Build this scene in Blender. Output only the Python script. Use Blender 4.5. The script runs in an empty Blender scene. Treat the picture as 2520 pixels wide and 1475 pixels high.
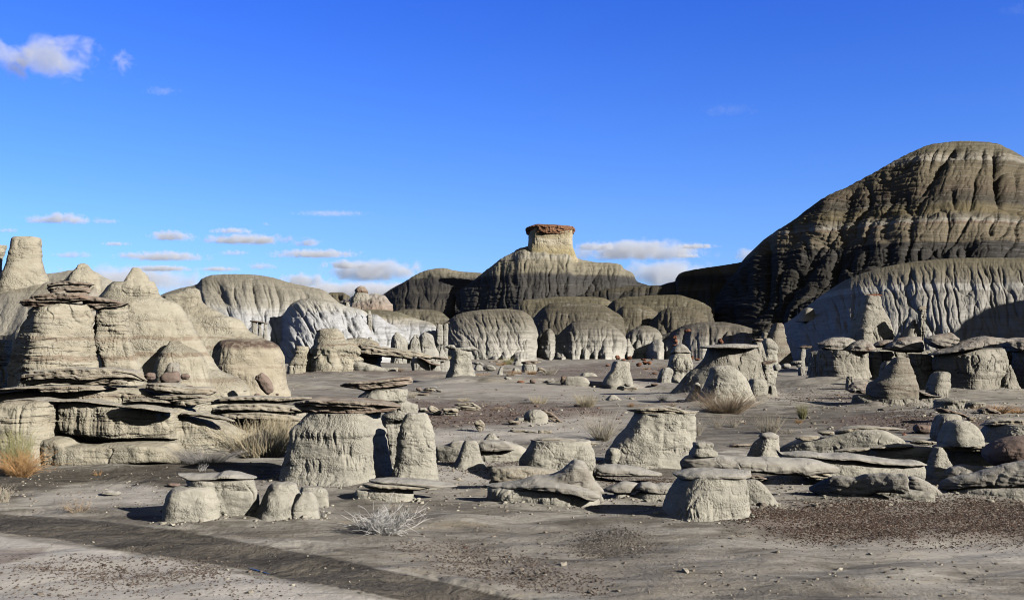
import bpy, math, random
import numpy as np
random.seed(7)
rng = np.random.default_rng(7)
R = math.radians
# ------------------------------------------------------------------ scene / camera
sc = bpy.context.scene
col = sc.collection
F, H, VH, UC = 2450.0, 2.2, 830.0, 1260.0      # focal length in reference pixels, eye height, horizon row, centre column
K = 2520 / 4096.0
cam_d = bpy.data.cameras.new('camera'); cam = bpy.data.objects.new('camera', cam_d); col.objects.link(cam)
cam.location = (0, 0, H); cam.rotation_euler = (R(90), 0, 0)
cam_d.sensor_width = 36; cam_d.lens = 36 * F / 2520; cam_d.shift_y = (VH - 737.5) / 2520
cam_d.clip_start = 0.1; cam_d.clip_end = 40000
sc.camera = cam
QUAL = 1.0

CR = dict(A=(0,900), B=(1000,1050), C=(1900,850), D=(2996,500), E=(2996,1050), F=(0,1400), G=(1000,1450), H=(2000,1450),
          I=(2996,1550), J=(0,1754), K=(1000,1754), L=(2000,1754), M=(2996,1754), N=(2400,1200), P=(1400,1200), Q=(1900,1350,600), R=(1400,1300,600))
def cv(c, x, y):
    if c == 'O': return (x, y)
    x0, y0 = CR[c][:2]; k = .26862 if len(CR[c]) == 2 else CR[c][2] / 2520 * K
    return (x0 * K + x * k, y0 * K + y * k)
def P3(u, v, Y):
    return ((u - UC) / F * Y, Y, H - (v - VH) / F * Y)
def zat(v, Y): return H - (v - VH) / F * Y

# ------------------------------------------------------------------ numpy gradient noise
_G = np.array([[1,1,0],[-1,1,0],[1,-1,0],[-1,-1,0],[1,0,1],[-1,0,1],[1,0,-1],[-1,0,-1],[0,1,1],[0,-1,1],[0,1,-1],[0,-1,-1],[1,1,0],[-1,1,0],[0,-1,1],[0,-1,-1]], dtype=np.float32)
def _h(ix, iy, iz, seed):
    h = (ix.astype(np.uint32) * np.uint32(374761393) + iy.astype(np.uint32) * np.uint32(668265263) + iz.astype(np.uint32) * np.uint32(2147483647 - 58) + np.uint32((seed * 144665 + 1013) & 0xffffffff))
    h = (h ^ (h >> np.uint32(13))) * np.uint32(1274126177)
    h = (h ^ (h >> np.uint32(15))) * np.uint32(2246822519)
    return (h ^ (h >> np.uint32(16))) & np.uint32(15)
def noise(x, y, z=0.0, seed=0):
    x, y, z = np.broadcast_arrays(np.asarray(x, np.float64), np.asarray(y, np.float64), np.asarray(z, np.float64))
    xi = np.floor(x); yi = np.floor(y); zi = np.floor(z)
    fx = (x - xi).astype(np.float32); fy = (y - yi).astype(np.float32); fz = (z - zi).astype(np.float32)
    xi = xi.astype(np.int64); yi = yi.astype(np.int64); zi = zi.astype(np.int64)
    s = lambda t: t * t * t * (t * (t * 6 - 15) + 10)
    sx, sy, sz = s(fx), s(fy), s(fz)
    def c(dx, dy, dz):
        g = _G[_h(xi + dx, yi + dy, zi + dz, seed)]
        return g[..., 0] * (fx - dx) + g[..., 1] * (fy - dy) + g[..., 2] * (fz - dz)
    x00 = c(0,0,0); x00 += sx * (c(1,0,0) - x00)
    x10 = c(0,1,0); x10 += sx * (c(1,1,0) - x10)
    x01 = c(0,0,1); x01 += sx * (c(1,0,1) - x01)
    x11 = c(0,1,1); x11 += sx * (c(1,1,1) - x11)
    a = x00 + sy * (x10 - x00); b = x01 + sy * (x11 - x01)
    return a + sz * (b - a)
def fbm(x, y, z=0.0, o=4, seed=0, g=0.5):
    r = 0; a = 1.0; f = 1.0
    for k in range(o):
        r = r + a * noise(x * f, y * f, z * f, seed + k * 17); a *= g; f *= 2.03
    return r
def sstep(a, b, x):
    t = np.clip((x - a) / (b - a), 0, 1); return t * t * (3 - 2 * t)

# ------------------------------------------------------------------ ground height
def uv_of(x, y):
    y = np.maximum(y, 0.5)
    return UC + F * x / y, VH + F * H / y
WU = np.array([[-400,1215],[0,1254],[230,1274],[480,1300],[620,1330],[800,1362],[960,1400],[1060,1422],[1300,1475],[1700,1580]], float)
WL = np.array([[-400,1265],[0,1308],[250,1342],[400,1362],[520,1385],[700,1420],[860,1447],[1010,1476],[1500,1590]], float)
BUMPS = [  # u, v, half width px, half depth m, height m
    (1070,1165,150,1.2,.10),(365,1196,45,.5,.07),(1500,1335,70,.28,.06),(900,930,220,5,.25),(1280,945,260,6,.30),(1330,1150,140,1.0,.06),
    (2050,960,170,4,.35),(1850,985,120,3,.18),(1380,1026,110,2,.10),(2350,1030,200,3,.2),(2080,1245,300,1.0,.035),(700,1330,400,.8,.03),(1900,1300,300,.8,.05),
    (1150,1275,190,.8,.05),(1560,1175,120,.8,-.05),(1690,1010,120,2.5,.1),(620,1160,160,1.0,.05)]
_B = []
for (u, v, w, d, h) in BUMPS:
    Y = H * F / (v - VH); _B.append(((u - UC) / F * Y, Y, w / F * Y, d, h))
APR = []
def ground(x, y):
    x = np.asarray(x, float); y = np.asarray(y, float)
    u, v = uv_of(x, y)
    r = np.hypot(x, y)
    z = 0.035 * fbm(x / 3.1, y / 3.1, 0, 3, 5) * sstep(3, 9, r)
    far = sstep(18, 45, r)
    z = z + far * 0.16 * fbm(x / 11, y / 7, 3.3, 3, 9)
    z = z + sstep(30, 60, r) * .10 * fbm(x / 3.5, y / 5, 1.3, 2, 19)
    # low oblique rills of silt on the near flats
    z = z + 0.042 * (1 - far) * np.abs(noise((y * .9 - x * .35) / .75, (x * .9 + y * .35) / 3.4, 0, 21)) * 1.6 + .012 * (1 - far) * np.abs(noise((y * .9 - x * .25) / .26, (x * .9 + y * .25) / 1.3, 0, 22))
    z = z + 0.038 * (1 - far) * noise(x / .7 + y / 1.4, y / .6, 0, 23) + .05 * sstep(11, 16, r) * (1 - sstep(26, 40, r)) * noise(x / 1.9, y / 1.3, 0, 24)
    ter = y + 2.2 * noise(x / 5, 3.3, 0, 25) + .10 * x + .5 * noise(x / 1.3, y / 2, 0, 26)
    for (ty, th_) in ((27.5, .10), (33.5, .16), (43.0, .22), (52.0, .16), (66.0, .2)):
        z = z + th_ * (sstep(ty - .25, ty + .25, ter) - sstep(ty + .5, ty + 7.5, ter)) * sstep(-.2, .3, noise(x / 9, ty, 0, 27) + .15)
    for (bx, by, hw, hd, hh) in APR:
        ex = .35 * hw + .12
        k = np.nonzero((np.abs(x - bx) < hw + 3 * ex) & (np.abs(y - by) < hd + 3 * ex))
        if len(k[0]) == 0: continue
        xx, yy = x[k] - bx, y[k] - by
        q = np.sqrt((xx / hw) ** 2 + (yy / hd) ** 2) + 1e-6; dd = np.maximum(q - 1, 0) * np.hypot(xx, yy) / q
        z[k] = z[k] + hh * np.exp(-(dd / ex) ** 1.2 * 1.6) * (.75 + .8 * noise(xx / (.4 * hw + .1), yy / (.4 * hw + .1), bx, 61))
    for (bx, by, bw, bd, bh) in _B:
        q = ((x - bx) / bw) ** 2 + ((y - by) / bd) ** 2
        z = z + bh * np.exp(-q * 1.2)
    # the wash: a flat bed cut a hand's width below its far bank
    wob = 2.5 * noise(x / .21, y / .3, 0, 31) + 9 * noise(x / .9, y / .9, 0, 32) + 2.5 * noise(x / .08, y / .1, 0, 33)
    up = np.interp(u, WU[:, 0], WU[:, 1]) + wob; lo = np.interp(u, WL[:, 0], WL[:, 1]) + wob
    m = sstep(-5, 6, v - up) * sstep(22, -8, v - lo) * (y > 1)
    z = z - (0.010 + .03 * sstep(-.1, .35, noise(x / 1.3, y / 1.3, 0, 35))) * m
    z = z + 0.012 * m * (np.abs(noise(x / .22 + y / .3, y / .12 - x / .5, 0, 41)))
    return np.where(y > 1, z, 0.0)
def ghit(u, v):
    """point of the ground seen at a reference pixel"""
    Y = H * F / max(v - VH, 8)
    for _ in range(10):
        g = float(ground(np.array([(u - UC) / F * Y]), np.array([Y]))[0])
        Y = .5 * Y + .5 * (H - g) * F / max(v - VH, 8)
    return ((u - UC) / F * Y, Y, float(ground(np.array([(u - UC) / F * Y]), np.array([Y]))[0]))
def gz(x, y): return float(ground(np.array([x]), np.array([y]))[0])

# ------------------------------------------------------------------ object helpers
def tag(o, label=None, cat=None, group=None, kind=None):
    if label: o['label'] = label
    if cat: o['category'] = cat
    if group: o['group'] = group
    if kind: o['kind'] = kind
    return o
def mesh_np(name, co, faces, mat, smooth=True):
    me = bpy.data.meshes.new(name)
    co = np.ascontiguousarray(co, np.float32); n = len(co)
    me.vertices.add(n); me.vertices.foreach_set('co', co.ravel())
    if isinstance(faces, tuple): quads, tris = faces
    else: quads, tris = (faces, np.zeros((0, 3), int)) if faces.shape[1] == 4 else (np.zeros((0, 4), int), faces)
    nl = quads.size + tris.size; nf = len(quads) + len(tris)
    me.loops.add(nl); me.loops.foreach_set('vertex_index', np.concatenate([quads.ravel(), tris.ravel()]).astype(np.int32))
    me.polygons.add(nf)
    st = np.concatenate([np.arange(len(quads)) * 4, quads.size + np.arange(len(tris)) * 3]).astype(np.int32)
    me.polygons.foreach_set('loop_start', st)
    me.polygons.foreach_set('use_smooth', np.full(nf, smooth))
    me.update(calc_edges=True)
    if mat: me.materials.append(mat)
    return me
def link(name, me, parent=None):
    o = bpy.data.objects.new(name, me); col.objects.link(o)
    if parent: o.parent = parent
    return o
def grid_faces(nr, nc, wrap=False):
    i = np.arange(nr - 1)[:, None]; j = np.arange(nc if wrap else nc - 1)[None, :]
    j2 = (j + 1) % nc
    a = i * nc + j; b = i * nc + j2; c = (i + 1) * nc + j2; d = (i + 1) * nc + j
    return np.stack([a, b, c, d], -1).reshape(-1, 4)

# ------------------------------------------------------------------ materials
def s2l(c):
    return tuple(((x / 255) / 12.92 if x / 255 <= .04045 else ((x / 255 + .055) / 1.055) ** 2.4) for x in c)
class NT:
    def __init__(self, name):
        self.m = bpy.data.materials.new(name); self.m.use_nodes = True
        self.t = self.m.node_tree; self.t.nodes.clear()
    def n(self, typ, **kw):
        nd = self.t.nodes.new(typ)
        for k, v in kw.items():
            if k.startswith('i_'):
                key = k[2:]; key = int(key) if key.isdigit() else key.replace('_', ' ')
                nd.inputs[key].default_value = v
            else: setattr(nd, k, v)
        return nd
    def l(self, a, b): self.t.links.new(a, b)
    def math(self, op, a, b=None, clamp=False):
        nd = self.n('ShaderNodeMath', operation=op, use_clamp=clamp)
        for k, s in enumerate((a, b)):
            if s is None: continue
            if isinstance(s, (int, float)): nd.inputs[k].default_value = s
            else: self.l(s, nd.inputs[k])
        return nd.outputs[0]
    def vmul(self, v, xyz):
        nd = self.n('ShaderNodeVectorMath', operation='MULTIPLY'); self.l(v, nd.inputs[0]); nd.inputs[1].default_value = xyz
        return nd.outputs[0]
    def noise(self, v, scale, detail=3, rough=.55, dist=0.0):
        nd = self.n('ShaderNodeTexNoise'); self.l(v, nd.inputs['Vector'])
        nd.inputs['Scale'].default_value = scale; nd.inputs['Detail'].default_value = detail
        nd.inputs['Roughness'].default_value = rough; nd.inputs['Distortion'].default_value = dist
        return nd.outputs[0]
    def vor(self, v, scale, feature='F1', out=0):
        nd = self.n('ShaderNodeTexVoronoi', feature=feature); self.l(v, nd.inputs['Vector']); nd.inputs['Scale'].default_value = scale
        return nd.outputs[out]
    def rmp(self, f, a, b, to0=0., to1=1.):
        nd = self.n('ShaderNodeMapRange'); nd.clamp = True
        self.l(f, nd.inputs[0]); nd.inputs[1].default_value = a; nd.inputs[2].default_value = b
        nd.inputs[3].default_value = to0; nd.inputs[4].default_value = to1
        return nd.outputs[0]
    def mix(self, f, a, b):
        nd = self.n('ShaderNodeMix', data_type='RGBA')
        for s, i in ((f, 0), (a, 6), (b, 7)):
            if isinstance(s, (int, float)): nd.inputs[i].default_value = s
            elif isinstance(s, tuple): nd.inputs[i].default_value = (*s[:3], 1)
            else: self.l(s, nd.inputs[i])
        return nd.outputs[2]
    def ramp(self, f, stops, interp='LINEAR'):
        nd = self.n('ShaderNodeValToRGB'); self.l(f, nd.inputs[0]); cr = nd.color_ramp; cr.interpolation = interp
        stops = sorted(stops, key=lambda q: q[0])
        cr.elements[0].position = stops[0][0]; cr.elements[1].position = stops[-1][0]
        cr.elements[0].color = (*stops[0][1][:3], 1); cr.elements[1].color = (*stops[-1][1][:3], 1)
        for p_, c_ in stops[1:-1]:
            e = cr.elements.new(p_); e.color = (*c_[:3], 1)
        return nd.outputs[0]
    def bump(self, hgt, dist, normal=None, strength=1.0):
        nd = self.n('ShaderNodeBump'); self.l(hgt, nd.inputs['Height']); nd.inputs['Distance'].default_value = dist
        nd.inputs['Strength'].default_value = strength
        if normal is not None: self.l(normal, nd.inputs['Normal'])
        return nd.outputs[0]
    def out(self, colr, normal=None, rough=.95, spec=.08):
        b = self.n('ShaderNodeBsdfPrincipled'); b.inputs['Roughness'].default_value = rough
        b.inputs['Specular IOR Level'].default_value = spec
        if isinstance(colr, tuple): b.inputs['Base Color'].default_value = (*colr[:3], 1)
        else: self.l(colr, b.inputs['Base Color'])
        if normal is not None: self.l(normal, b.inputs['Normal'])
        o = self.n('ShaderNodeOutputMaterial'); self.l(b.outputs[0], o.inputs[0])
        return self.m

_mats = {}
def rockmat(key, s, c1, c2, c3, cap=None, bands=(), pop=1.0, layers=.35, stain=None):
    """dry clay / sandstone: c1-c2 fine horizontal layers, c3 weathered blotches, cap = dust on level tops,
    bands = [(z, half height, colour, strength)] beds that run level through the rock; s = metres per reference pixel"""
    kk = (key, round(s, 4))
    if kk in _mats: return _mats[kk]
    t = NT('rock_' + key)
    geo = t.n('ShaderNodeNewGeometry'); pos = geo.outputs['Position']
    sep = t.n('ShaderNodeSeparateXYZ'); t.l(pos, sep.inputs[0])
    w = t.noise(pos, 1 / (70 * s), 3)
    lay_v = t.vmul(pos, (.10, .10, 1.0))
    lay = t.noise(lay_v, 1 / (9 * s), 4, .65, .4)
    lay2 = t.noise(t.vmul(pos, (.06, .06, 1)), 1 / (26 * s), 3, .6, .3)
    big = t.noise(pos, 1 / (55 * s), 5, .6, .5)
    fine = t.noise(pos, 1 / (5 * s), 4, .7)
    c = t.mix(t.rmp(lay, .38, .64), c1, c2)
    c = t.mix(t.math('MULTIPLY', t.rmp(lay2, .50, .68), .75), c, c3)
    c = t.mix(t.math('MULTIPLY', t.rmp(big, .46, .66), .6), c, c3)
    zz = t.math('ADD', sep.outputs[2], t.math('MULTIPLY', t.math('SUBTRACT', w, .5), 22 * s))
    for (bz, bh, bc, bs) in bands:
        d = t.math('ABSOLUTE', t.math('SUBTRACT', zz, bz))
        f = t.rmp(d, bh * 1.25, bh * .55)
        f = t.math('MULTIPLY', f, t.rmp(t.noise(pos, 1 / (16 * s), 4, .7), .32, .55, .25, 1.0))
        c = t.mix(t.math('MULTIPLY', f, bs), c, bc)
    if stain:
        st = t.rmp(t.noise(t.vmul(pos, (1, 1, .45)), 1 / (28 * s), 5, .65, .8), .56, .66)
        c = t.mix(t.math('MULTIPLY', st, .8), c, stain)
    c = t.mix(t.rmp(fine, .25, .8, .0, .30), c, tuple(x * .55 for x in c3))
    if cap:
        sn = t.n('ShaderNodeSeparateXYZ'); t.l(geo.outputs['Normal'], sn.inputs[0])
        up = t.math('ADD', sn.outputs[2], t.math('MULTIPLY', t.math('SUBTRACT', big, .5), .5))
        c = t.mix(t.rmp(up, .55, .9, 0, .75), c, cap)
    pit = t.noise(pos, 1 / (3.2 * s), 3, .75)
    lump = t.noise(pos, 1 / (11 * s), 3, .6)
    rough_ = t.rmp(t.noise(t.vmul(pos, (.5, .5, 1)), 1 / (38 * s), 3), .43, .58, .22, 1.15)
    hgt = t.math('MULTIPLY', rough_, t.math('ADD', t.math('MULTIPLY', pit, pop), t.math('MULTIPLY', lump, 1.3 * pop)))
    crk = t.rmp(t.vor(t.vmul(pos, (1, 1, .8)), 1 / (7 * s), 'DISTANCE_TO_EDGE'), 0, .16)
    hgt = t.math('ADD', hgt, t.math('MULTIPLY', t.math('MULTIPLY', crk, rough_), .16 * pop))
    n = t.bump(hgt, 3.4 * s, None, .9)
    if layers: n = t.bump(lay, 3.0 * s, n, layers)
    m = t.out(c, n)
    _mats[kk] = m
    return m
# ------------------------------------------------------------------ rock shapes
def resample(rows, step):
    """polyline rows (first column is the parameter) resampled with a monotone-ish cubic"""
    rows = np.array(sorted(rows), float); x = rows[:, 0]
    n = max(6, int((x[-1] - x[0]) / step) + 1); xs = np.linspace(x[0], x[-1], n)
    out = [xs]
    for k in range(1, rows.shape[1]):
        y = rows[:, k]; d = np.diff(y) / np.maximum(np.diff(x), 1e-6); m = np.zeros(len(x))
        m[0], m[-1] = d[0], d[-1]
        for i in range(1, len(x) - 1):
            m[i] = 0 if d[i - 1] * d[i] <= 0 else 2 * d[i - 1] * d[i] / (d[i - 1] + d[i])
        i = np.clip(np.searchsorted(x, xs) - 1, 0, len(x) - 2); h = x[i + 1] - x[i]; t = (xs - x[i]) / np.maximum(h, 1e-6)
        out.append((2*t**3-3*t**2+1)*y[i] + (t**3-2*t**2+t)*h*m[i] + (-2*t**3+3*t**2)*y[i+1] + (t**3-t**2)*h*m[i+1])
    return np.array(out).T
def ring_mesh(rings):
    """closed mesh from equal rings, ends closed by fans"""
    nr, nc = rings.shape[:2]
    co = rings.reshape(-1, 3); q = grid_faces(nr, nc, True)
    c0 = rings[0].mean(0); c1 = rings[-1].mean(0)
    co = np.vstack([co, c0, c1]); j = np.arange(nc); j2 = (j + 1) % nc; b = nr * nc; l = (nr - 1) * nc
    t = np.vstack([np.stack([j2, j, np.full(nc, b)], 1), np.stack([l + j, l + j2, np.full(nc, b + 1)], 1)])
    return co, q, t
def Z(rows, dep=.75, dy=0, n=2.5, ext=True, rot=None): return ('Z', rows, dep, dy, n, ext, rot)
def X(top, bot, dep=.45, dy=0, n=2.6, ext=False, yaw=0.0): return ('X', top, bot, dep, dy, n, ext, yaw)
def Bl(x, y, w, h, dep=.8, tilt=0, dy=0, n=2.3):
    """a loose block or boulder, centre x, y and size w, h in crop pixels, tilt in degrees"""
    top, bot = [], []
    ca, sa = math.cos(R(tilt)), math.sin(R(tilt))
    rx = random.Random(int(x * 7 + y * 13)); pts = []
    for k in range(24):
        a = 2 * math.pi * k / 24; e = .62
        px = w / 2 * math.copysign(abs(math.cos(a)) ** e, math.cos(a)); py = h / 2 * math.copysign(abs(math.sin(a)) ** e, math.sin(a))
        q = 1 + rx.uniform(-.10, .10); px *= q; py *= q
        pts.append((x + px * ca - py * sa, y + px * sa + py * ca))
    xs = [p[0] for p in pts]; a, b = min(xs), max(xs)
    for k in range(13):
        xx = a + (b - a) * (k + .02) / 12.04; ys = []
        for i in range(24):
            p, q2 = pts[i], pts[(i + 1) % 24]
            if (p[0] - xx) * (q2[0] - xx) <= 0 and p[0] != q2[0]:
                ys.append(p[1] + (q2[1] - p[1]) * (xx - p[0]) / (q2[0] - p[0]))
        if not ys: continue
        top.append((xx, min(ys))); bot.append((xx, max(ys) + .5))
    return ('X', top, bot, dep, dy, n, False, 0.0)
FMS = dict(slab=.8, ledge=.55, capg=.36, rcap=.27)
def prim_mesh(c, Y, p, lay=False, style=''):
    s = Y / F
    if p[0] == 'Z':
        _, rows, dep, dy, n, ext, rot = p
        dep = min(dep * 1.22, 1.0) if dep < 1 else dep; n = 2 + (n - 2) * .55
        rr = []
        for (y, xl, xr) in rows:
            ul, v = cv(c, xl, y); ur, _ = cv(c, xr, y); rr.append((v, ul, ur))
        rr = resample(rr, 3.0); v, ul, ur = rr[:, 0], rr[:, 1], rr[:, 2]
        Yc = Y + dy
        z = H - (v - VH) / F * Yc; xl = (ul - UC) / F * Yc; xr = (ur - UC) / F * Yc
        if ext:
            zb = gz((xl[-1] + xr[-1]) / 2, Yc) - .25
            apron((xl[-1] + xr[-1]) / 2, Yc, (xr[-1] - xl[-1]) / 2, (xr[-1] - xl[-1]) / 2 * dep)
            if zb < z[-1]:
                k = max(2, int((z[-1] - zb) / (6 * s)))
                z = np.concatenate([z, np.linspace(z[-1], zb, k + 1)[1:]]); xl = np.concatenate([xl, np.full(k, xl[-1])]); xr = np.concatenate([xr, np.full(k, xr[-1])])
        th = np.linspace(0, 2 * np.pi, 56, endpoint=False); n = n + .9
        cx = np.sign(np.cos(th)) * np.abs(np.cos(th)) ** (2 / n); cy = np.sign(np.sin(th)) * np.abs(np.sin(th)) ** (2 / n)
        # faceted plan: a blunt square turned a little towards the sun
        ro = R(10 + (rows[0][0] * 7 + rows[0][1] * 3) % 15 if rot is None else rot) * (1 if dep < 1.2 else 0)
        cx, cy = cx * math.cos(ro) - cy * math.sin(ro), cx * math.sin(ro) + cy * math.cos(ro)
        q = np.abs(cx).max(); cx, cy = cx / q, cy / q
        w = np.maximum((xr - xl) / 2, .2 * s); m = (xl + xr) / 2
        hk = np.linspace(0, 1, len(w)); fl = 1 + .34 * sstep(.62, 1.0, hk) * (1 if ext else 0)
        rings = np.stack([m[:, None] + w[:, None] * cx, Yc + (w * dep * fl)[:, None] * cy, np.repeat(z[:, None], 56, 1)], -1)
        return ring_mesh(rings[::-1])
    _, top, bot, dep, dy, n, ext, yaw = p
    T = resample([cv(c, *q) for q in top], 2.5); B = resample([cv(c, *q) for q in bot], 2.5)
    u = np.linspace(max(T[0, 0], B[0, 0]), min(T[-1, 0], B[-1, 0]), max(12, int((T[-1, 0] - T[0, 0]) / 2.2)))
    vt = np.interp(u, T[:, 0], T[:, 1]); vb = np.interp(u, B[:, 0], B[:, 1])
    Yc = Y + dy; x = (u - UC) / F * Yc; Ya = Yc + yaw * (x - x.mean()); x = (u - UC) / F * Ya; zt = H - (vt - VH) / F * Ya; zb = H - (vb - VH) / F * Ya
    if ext: zb = np.minimum(zb, gz(x.mean(), Yc) - .2); apron(x.mean(), Yc, (x[-1] - x[0]) / 2 * .94, (x[-1] - x[0]) / 2 * dep * .85)
    zt = np.maximum(zt, zb + .6 * s)
    xs_ = x.copy()
    rs = np.random.default_rng(int(abs(u[0] * 13 + vt[0] * 7)) % 99991)
    def body(x, zb, zt, D, n, fm, yo=0.0):
        th = np.linspace(0, 2 * np.pi, 40, endpoint=False)
        ct, st_ = np.cos(th), np.sin(th)
        nn = np.where(st_ >= 0, n if fm > .45 else min(n, 2.2), min(n, 2.0) if fm > .55 else n)
        cy = np.sign(ct) * np.abs(ct) ** (2 / nn); cz = np.sign(st_) * np.abs(st_) ** (2 / nn)
        zw = zb + fm * (zt - zb)
        z = np.where(cz >= 0, zw[:, None] + (zt - zw)[:, None] * cz, zw[:, None] + (zw - zb)[:, None] * cz)
        wf = D[:, None] * (1 + .22 * fbm(x / (150 * s), 3.1, yo, 2, int(abs(u[0])), .45)[:, None]) * np.maximum(-cy, 0) ; wb = D[:, None] * np.maximum(cy, 0)
        return ring_mesh(np.stack([np.repeat(x[:, None], 40, 1), np.interp(x, xs_, Ya)[:, None] + yo - wf + wb, z], -1))
    if not ext and n < 3.8:
        th0 = zt - zb
        zt = zt + th0 * .12 * fbm(u / 75, 1.7, 0, 2, int(abs(u[0])) + 3) * np.minimum(1, np.arange(len(u)) / 6) ; zb = zb + th0 * .14 * fbm(u / 60, 5.7, 0, 2, int(abs(u[0])) + 4)
        zt = np.maximum(zt, zb + .6 * s)
    e = np.linspace(-1, 1, len(u)); pl = np.maximum(1 - np.abs(e) ** 2.6, .004) ** .5
    L = (x[-1] - x[0]) / 2; D = dep * L * pl
    th_px = float(np.median(vb - vt))
    if lay and th_px > 4 and not ext:
        Kn = int(np.clip(th_px / 5.5, 2, 5)); cos, qs, ts, bb = [], [], [], 0
        for k in range(Kn):
            h = (k + .5) / Kn; fm = FMS.get(style, .8)
            wf = (1 - .42 * (fm - h) / fm if h < fm else 1 - .22 * (h - fm) / (1 - fm)) * rs.uniform(.86, 1.06)
            i0 = int(len(u) * rs.uniform(0, .07) * (1.6 - h)); i1 = len(u) - int(len(u) * rs.uniform(0, .07) * (1.6 - h)); i1 = max(i1, i0 + 8)
            uu2 = slice(i0, i1)
            ee = np.linspace(-1, 1, i1 - i0); p2 = np.maximum(1 - np.abs(ee) ** 3.4, .004) ** .5
            w1 = .10 * noise(u[uu2] / 30, k * 3.7, 0, 5); w2 = .10 * noise(u[uu2] / 30, k * 3.7 + 3.7, 0, 5)
            z0 = zb[uu2] + (zt - zb)[uu2] * np.clip(k / Kn + w1 - .08, 0, 1); z1 = zb[uu2] + (zt - zb)[uu2] * np.clip((k + 1) / Kn + w2, 0, 1)
            if k == Kn - 1: z1 = zt[uu2]
            z1 = np.maximum(z1, z0 + 1.5 * s)
            co, q, t = body(x[uu2], z0, z1, dep * L * p2 * wf, 5.0, .5, rs.uniform(-.06, .06) * dep * L)
            cos.append(co); qs.append(q + bb); ts.append(t + bb); bb += len(co)
        co, q, t = body(x, zb + (zt - zb) * .12, zb + (zt - zb) * .88, D * .62, 2.5, .6); cos.append(co); qs.append(q + bb); ts.append(t + bb)
        return np.vstack(cos), np.vstack(qs), np.vstack(ts)
    if n >= 3.8: D = dep * L * np.maximum(1 - np.abs(e) ** 6, .004) ** .5; n = n + 2
    return body(x, zb, zt, D, n, FMS.get(style, .6) if not ext and n < 3.5 else .5)
PENDING = []
def apron(xm, Yc, hw, hd):
    if Yc < 62 and hw > .06: APR.append((xm, Yc, hw, hd, min(.11, .04 + .06 * hw) * (.45 if Yc < 20 else 1)))
def rock(name, c, label, cat, parts, Y=None, bv=None, group=None, vox=2.0, only=None):
    """one rock thing. parts = [(part name, style, [shapes])]; stands at depth Y, or where its foot (crop x, y) meets the ground"""
    if Y is None:
        u, v = cv(c, *bv); Y = ghit(u, v)[1]
    root = None
    if len(parts) > 1:
        root = bpy.data.objects.new(name, None); col.objects.link(root); tag(root, label, cat, group)
        root.empty_display_size = .2
    for (pn, style, prims) in parts:
        cos, qs, ts, b = [], [], [], 0
        for p in prims:
            co, q, t = prim_mesh(c, Y, p, style in ('slab', 'ledge'), style); cos.append(co); qs.append(q + b); ts.append(t + b); b += len(co)
        me = mesh_np(pn, np.vstack(cos), (np.vstack(qs), np.vstack(ts)), None)
        o = link(name if root is None else pn, me, None)
        if root is None: tag(o, label, cat, group)
        md = o.modifiers.new('r', 'REMESH'); md.mode = 'VOXEL'; md.voxel_size = vox * .72 * QUAL * Y / F; md.use_smooth_shade = True
        PENDING.append((o, root, style, Y))
    return root
# style: lump (amp, len), flute (amp, len), strata (amp, len), popcorn (amp, len), all in reference pixels; then the material
def displace(co, nrm, s, st, seed):
    q = co / s
    x, y, z = q[:, 0], q[:, 1], q[:, 2]
    hor = np.clip(1 - np.abs(nrm[:, 2]) ** 2, 0, 1)
    d = np.zeros(len(co))
    a, L = st['lump']
    if a: d += a * fbm(x / L, y / L, z / L, 2, seed)
    a, L = st['flute']
    if a:
        wx = 6 * noise(x / 40, y / 40, z / 30, seed + 3)
        nn = np.abs(noise((x + wx) / L, y / L, z / (L * 5), seed + 5)) * 3.0
        n2 = np.abs(noise((x + wx) / (L * .42), y / (L * .42), z / (L * 3), seed + 6)) * 3.0
        mk = .15 + 1.25 * sstep(-.2, .3, noise(x / (L * 3.2), y / (L * 3.2), z / (L * 2.4), seed + 16))
        d += a * hor * mk * (np.minimum(nn, 1.0) + .4 * np.minimum(n2, 1.0) - .9)
    a, L = st['strata']
    if a:
        zz = z + 5 * noise(x / 70, y / 70, z / 50, seed + 7)
        nn = noise(x / 90, y / 90, zz / (L * 2.6), seed + 8) + .6 * noise(x / 60, y / 60, zz / L, seed + 9) + .4 * noise(x / 40, y / 40, zz / (L * .45), seed + 10)
        d += a * hor * np.tanh(nn * 3.0) * (.3 + 1.0 * sstep(-.15, .3, noise(x / 110, y / 110, z / 34, seed + 15)))
    a, L = st['pop']
    if a:
        d += a * (.25 + 1.3 * sstep(-.12, .25, noise(x / 60, y / 60, z / 26, seed + 13))) * (np.abs(noise(x / L, y / L, z / L, seed + 11)) * 1.6 - .4 + .6 * noise(x / (L * 2.3), y / (L * 2.3), z / (L * 2.3), seed + 12))
    a, L = st.get('joint', (0, 1))
    if a:   # narrow joints and cracks
        nn = noise(x / L + .25 * noise(x / (L * .3), y / (L * .3), z / (L * .3), seed + 18), y / L, z / (L * 2.2), seed + 17)
        d -= a * np.exp(-(nn / .05) ** 2) * (.3 + .7 * hor) * sstep(-.25, .25, noise(x / (L * 1.7), y / (L * 1.7), z / L, seed + 19))
    a, L = st.get('jag', (0, 1))
    if a:   # broken, angular edges of slabs
        d += a * hor * np.sign(nrm[:, 1] * 0 + 1) * np.tanh(4 * noise(x / L, y / L, z / (L * .5), seed + 14))
    return d
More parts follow.
